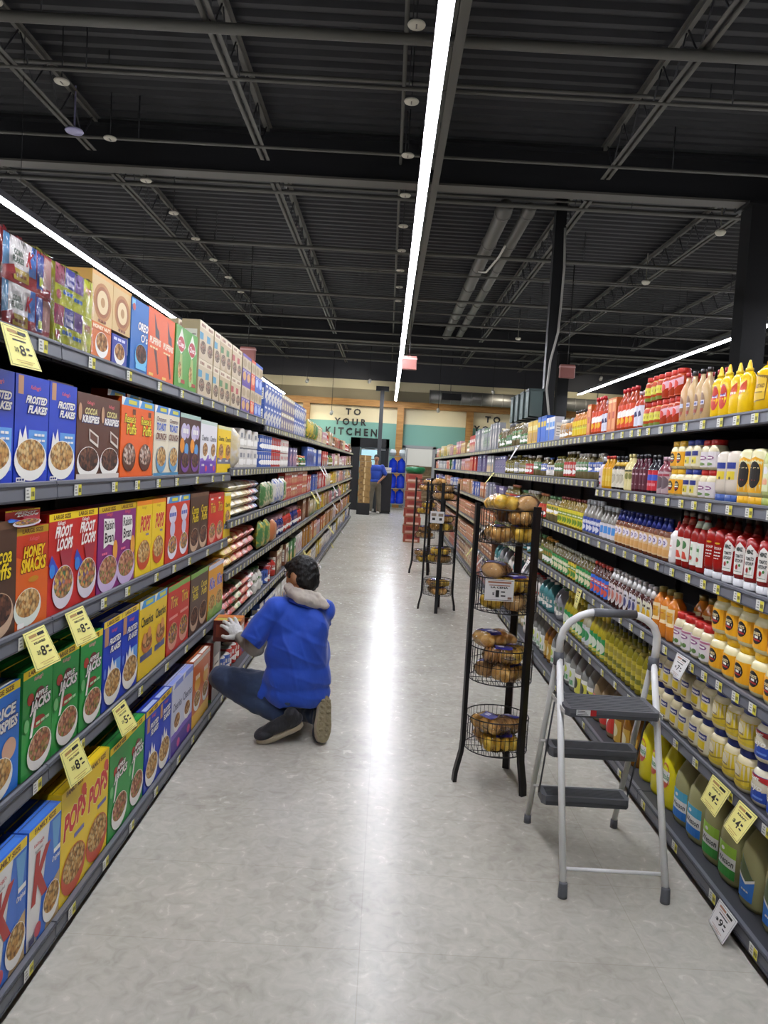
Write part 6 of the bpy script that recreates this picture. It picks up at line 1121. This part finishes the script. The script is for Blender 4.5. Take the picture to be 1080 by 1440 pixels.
    def shoe(toe, heel, up, lab, w_=.05):
        toe, heel, up = Vector(toe), Vector(heel), Vector(up).normalized(); d = (toe - heel).normalized(); sd = d.cross(up).normalized(); up = sd.cross(d); Lh = (toe - heel).length; mm = Matrix((sd, d, up)).transposed()
        q = lambda a, b, c: heel + d * Lh * a + sd * b + up * c
        r_ = organic('shoe', [('e', q(.2, 0, .045), (.039, .065, .042), mm), ('e', q(.5, 0, .042), (.041, .09, .036), mm), ('e', q(.78, 0, .03), (.046, .062, .026), mm), ('c', q(.14, 0, .05), q(.16, 0, .085), .04, .038), ('c', q(.3, 0, .07), q(.6, 0, .052), .026, .028)], .005, 2, SHOE, t, lab)
        a = MB(); n = 22; out = []
        for k in range(n):
            a_ = 2 * math.pi * k / n; yy = .5 + .5 * math.sin(a_) * 1.02; ww = .046 * (1 + .12 * math.sin(a_)) * (1 - .16 * math.exp(-((yy - .42) / .16) ** 2)); out.append((math.copysign(abs(math.cos(a_)) ** .8, math.cos(a_)) * ww, yy))
        top = [q(yy, xx, .016) for xx, yy in out]; mid = [q(yy, xx * 1.06, .002) for xx, yy in out]; bot = [q(yy, xx, -.012) for xx, yy in out]
        vs = top + mid + bot; a.add(vs, [tuple(range(n)), ] + [(k, n + k, n + (k + 1) % n, (k + 1) % n) for k in range(n)] + [(n + k, 2 * n + k, 2 * n + (k + 1) % n, n + (k + 1) % n) for k in range(n)], SOLEW, False)
        a.add([q(yy, xx, -.0125) for xx, yy in out], [tuple(range(n - 1, -1, -1))], SOLET)
        for k in range(7):                     # tread blocks
            yy = .1 + .125 * k
            for sx in (-1, 1): c0 = q(yy, sx * .018, -.0145); a.ell(c0, (.013, .01, .004), SOLET, 8, 4, mm)
        part('sole', a, r_, 'pale worn rubber sole')
        l_ = MB()
        for k in range(4): l_.tube([q(.42 + .07 * k, -.02, .078 - .007 * k), q(.42 + .07 * k, 0, .084 - .007 * k), q(.44 + .07 * k, .02, .078 - .007 * k)], .0028, M('2a2c32', .6), 5)
        part('laces', l_, r_)
        return r_
    s1 = shoe((-.605, 3.955, .014), (-.372, 4.005, .105), (-.1, -.45, 1), 'left black sports shoe, heel raised')
    a = MB(); mm_ = basis(Vector((.23, .05, .09))); c0 = Vector((-.485, 3.945, .092)); a.add([c0 + Vector(v) for v in ((-.014, -.004, -.01), (.012, -.003, -.002), (.014, .0, .02), (-.01, -.001, .012))], [(0, 1, 2, 3)], M('a9b48c', .5)); part('badge', a, s1, 'pale green badge')
    shoe((-.262, 3.975, .016), (-.262, 4.045, .245), (-.42, .82, .3), 'right black sports shoe, sole facing back')
    return t
worker()
# the carton the worker is putting down, and things beside it
a = card(.085, .345, .19, '6e2418', [('tv', 'KIX', .2, .58, .8, .92, 'b8a8e0', '1b2a7a'), ('e', .5, .3, .2, .04, 'b8683a'), ('e', .3, .2, .14, .03, 'b8683a'), ('r', 0, 0, 1, .05, '3f6a2a')], '8e8a84', 1)
tag(link('cereal_box', a, None, (-.968, 4.3, .087)), 'dark red cereal box standing side on beside the left knee of the worker', 'cereal box')
a = card(.15, .12, .17, '5a2018', [('r', .1, .2, .8, .8, '7a3420')], 'c8742e', 1, 'b8b04a'); o = link('cereal_box', a, None, (-.852, 4.285, .448)); o.rotation_euler = (0, 0, .05); tag(o, 'orange topped box under the gloved hand of the worker', 'cereal box')
def far_man():
    t = thing('person', 'person in blue polo shirt and khaki trousers standing at the far end of the aisle', 'person', (-.33, 23.0, 0))
    organic('body', [('e', (0, 0, 1.66), (.075, .09, .11)), ('e', (0, -.03, 1.6), (.05, .055, .06)), ('e', (0, -.09, 1.65), (.014, .02, .02)), ('c', (0, 0, 1.58), (0, .01, 1.45), .052, .06), ('e', (0, 0, 1.3), (.17, .1, .18)), ('e', (0, 0, 1.05), (.14, .1, .2)), ('c', (-.2, 0, 1.42), (-.25, .02, 1.13), .05, .042), ('c', (-.25, .02, 1.13), (-.21, -.08, .9), .04, .03), ('c', (.2, 0, 1.42), (.27, .02, 1.15), .05, .042), ('c', (.27, .02, 1.15), (.13, -.14, 1.0), .04, .03), ('c', (-.09, 0, .92), (-.1, 0, .1), .07, .045), ('c', (.09, 0, .92), (.11, .05, .1), .07, .045), ('e', (.1, -.15, .98), (.03, .02, .035)), ('e', (-.2, -.09, .84), (.025, .03, .05))], .012, 2, M('a3765a', .5), t)
    f = MB()
    for sx in (-1, 1): f.ell((sx * .03, -.088, 1.67), (.01, .004, .006), M('1a1410', .3), 6, 4)
    f.tube([(-.022, -.088, 1.6), (.022, -.088, 1.6)], .004, M('7a4038', .5), 5); part('face', f, t)
    organic('hair', [('e', (0, .012, 1.7), (.082, .092, .085)), ('e', (0, .03, 1.66), (.08, .08, .08))], .012, 1, HAIR, t)
    organic('polo_shirt', [('e', (0, 0, 1.36), (.2, .125, .12)), ('e', (0, 0, 1.18), (.18, .13, .22)), ('c', (-.18, 0, 1.42), (-.25, .01, 1.2), .072, .075), ('c', (.18, 0, 1.42), (.27, .01, 1.22), .072, .075), ('e', (0, 0, .99), (.17, .125, .06))], .014, 2, M('1f4ab4', .7, kind='fabric', c1='183c98'), t)
    organic('trousers', [('e', (0, 0, .9), (.165, .12, .12)), ('c', (-.09, 0, .85), (-.11, 0, .45), .095, .08), ('c', (-.11, 0, .45), (-.12, 0, .09), .08, .068), ('c', (.09, 0, .85), (.12, .03, .45), .095, .08), ('c', (.12, .03, .45), (.14, .05, .09), .08, .066)], .014, 2, M('6b6250', .8, kind='fabric', c1='595242'), t)
    for sx, y in ((-1, -.05), (1, 0)): organic('shoe', [('e', (sx * .12, y, .045), (.05, .12, .04)), ('e', (sx * .12, y + .06, .06), (.045, .055, .05))], .01, 1, M('b8b4ac', .6), t)
    for q, (sx, z, y) in enumerate(((-.21, .82, -.1), (.08, .96, -.17))):
        for k in range(4): 
            m_ = MB(); m_.tube([(sx - .02 + .013 * k, y, z), (sx - .02 + .013 * k, y - .015, z - .035), (sx - .02 + .013 * k, y - .01, z - .055 - .005 * (k in (1, 2)))], .0075, M('a3765a', .5), 6); part('finger', m_, t)
        m_ = MB(); m_.tube([(sx + .03, y, z + .02), (sx + .04, y - .02, z - .005), (sx + .035, y - .03, z - .025)], .009, M('a3765a', .5), 6); part('thumb', m_, t)
far_man()
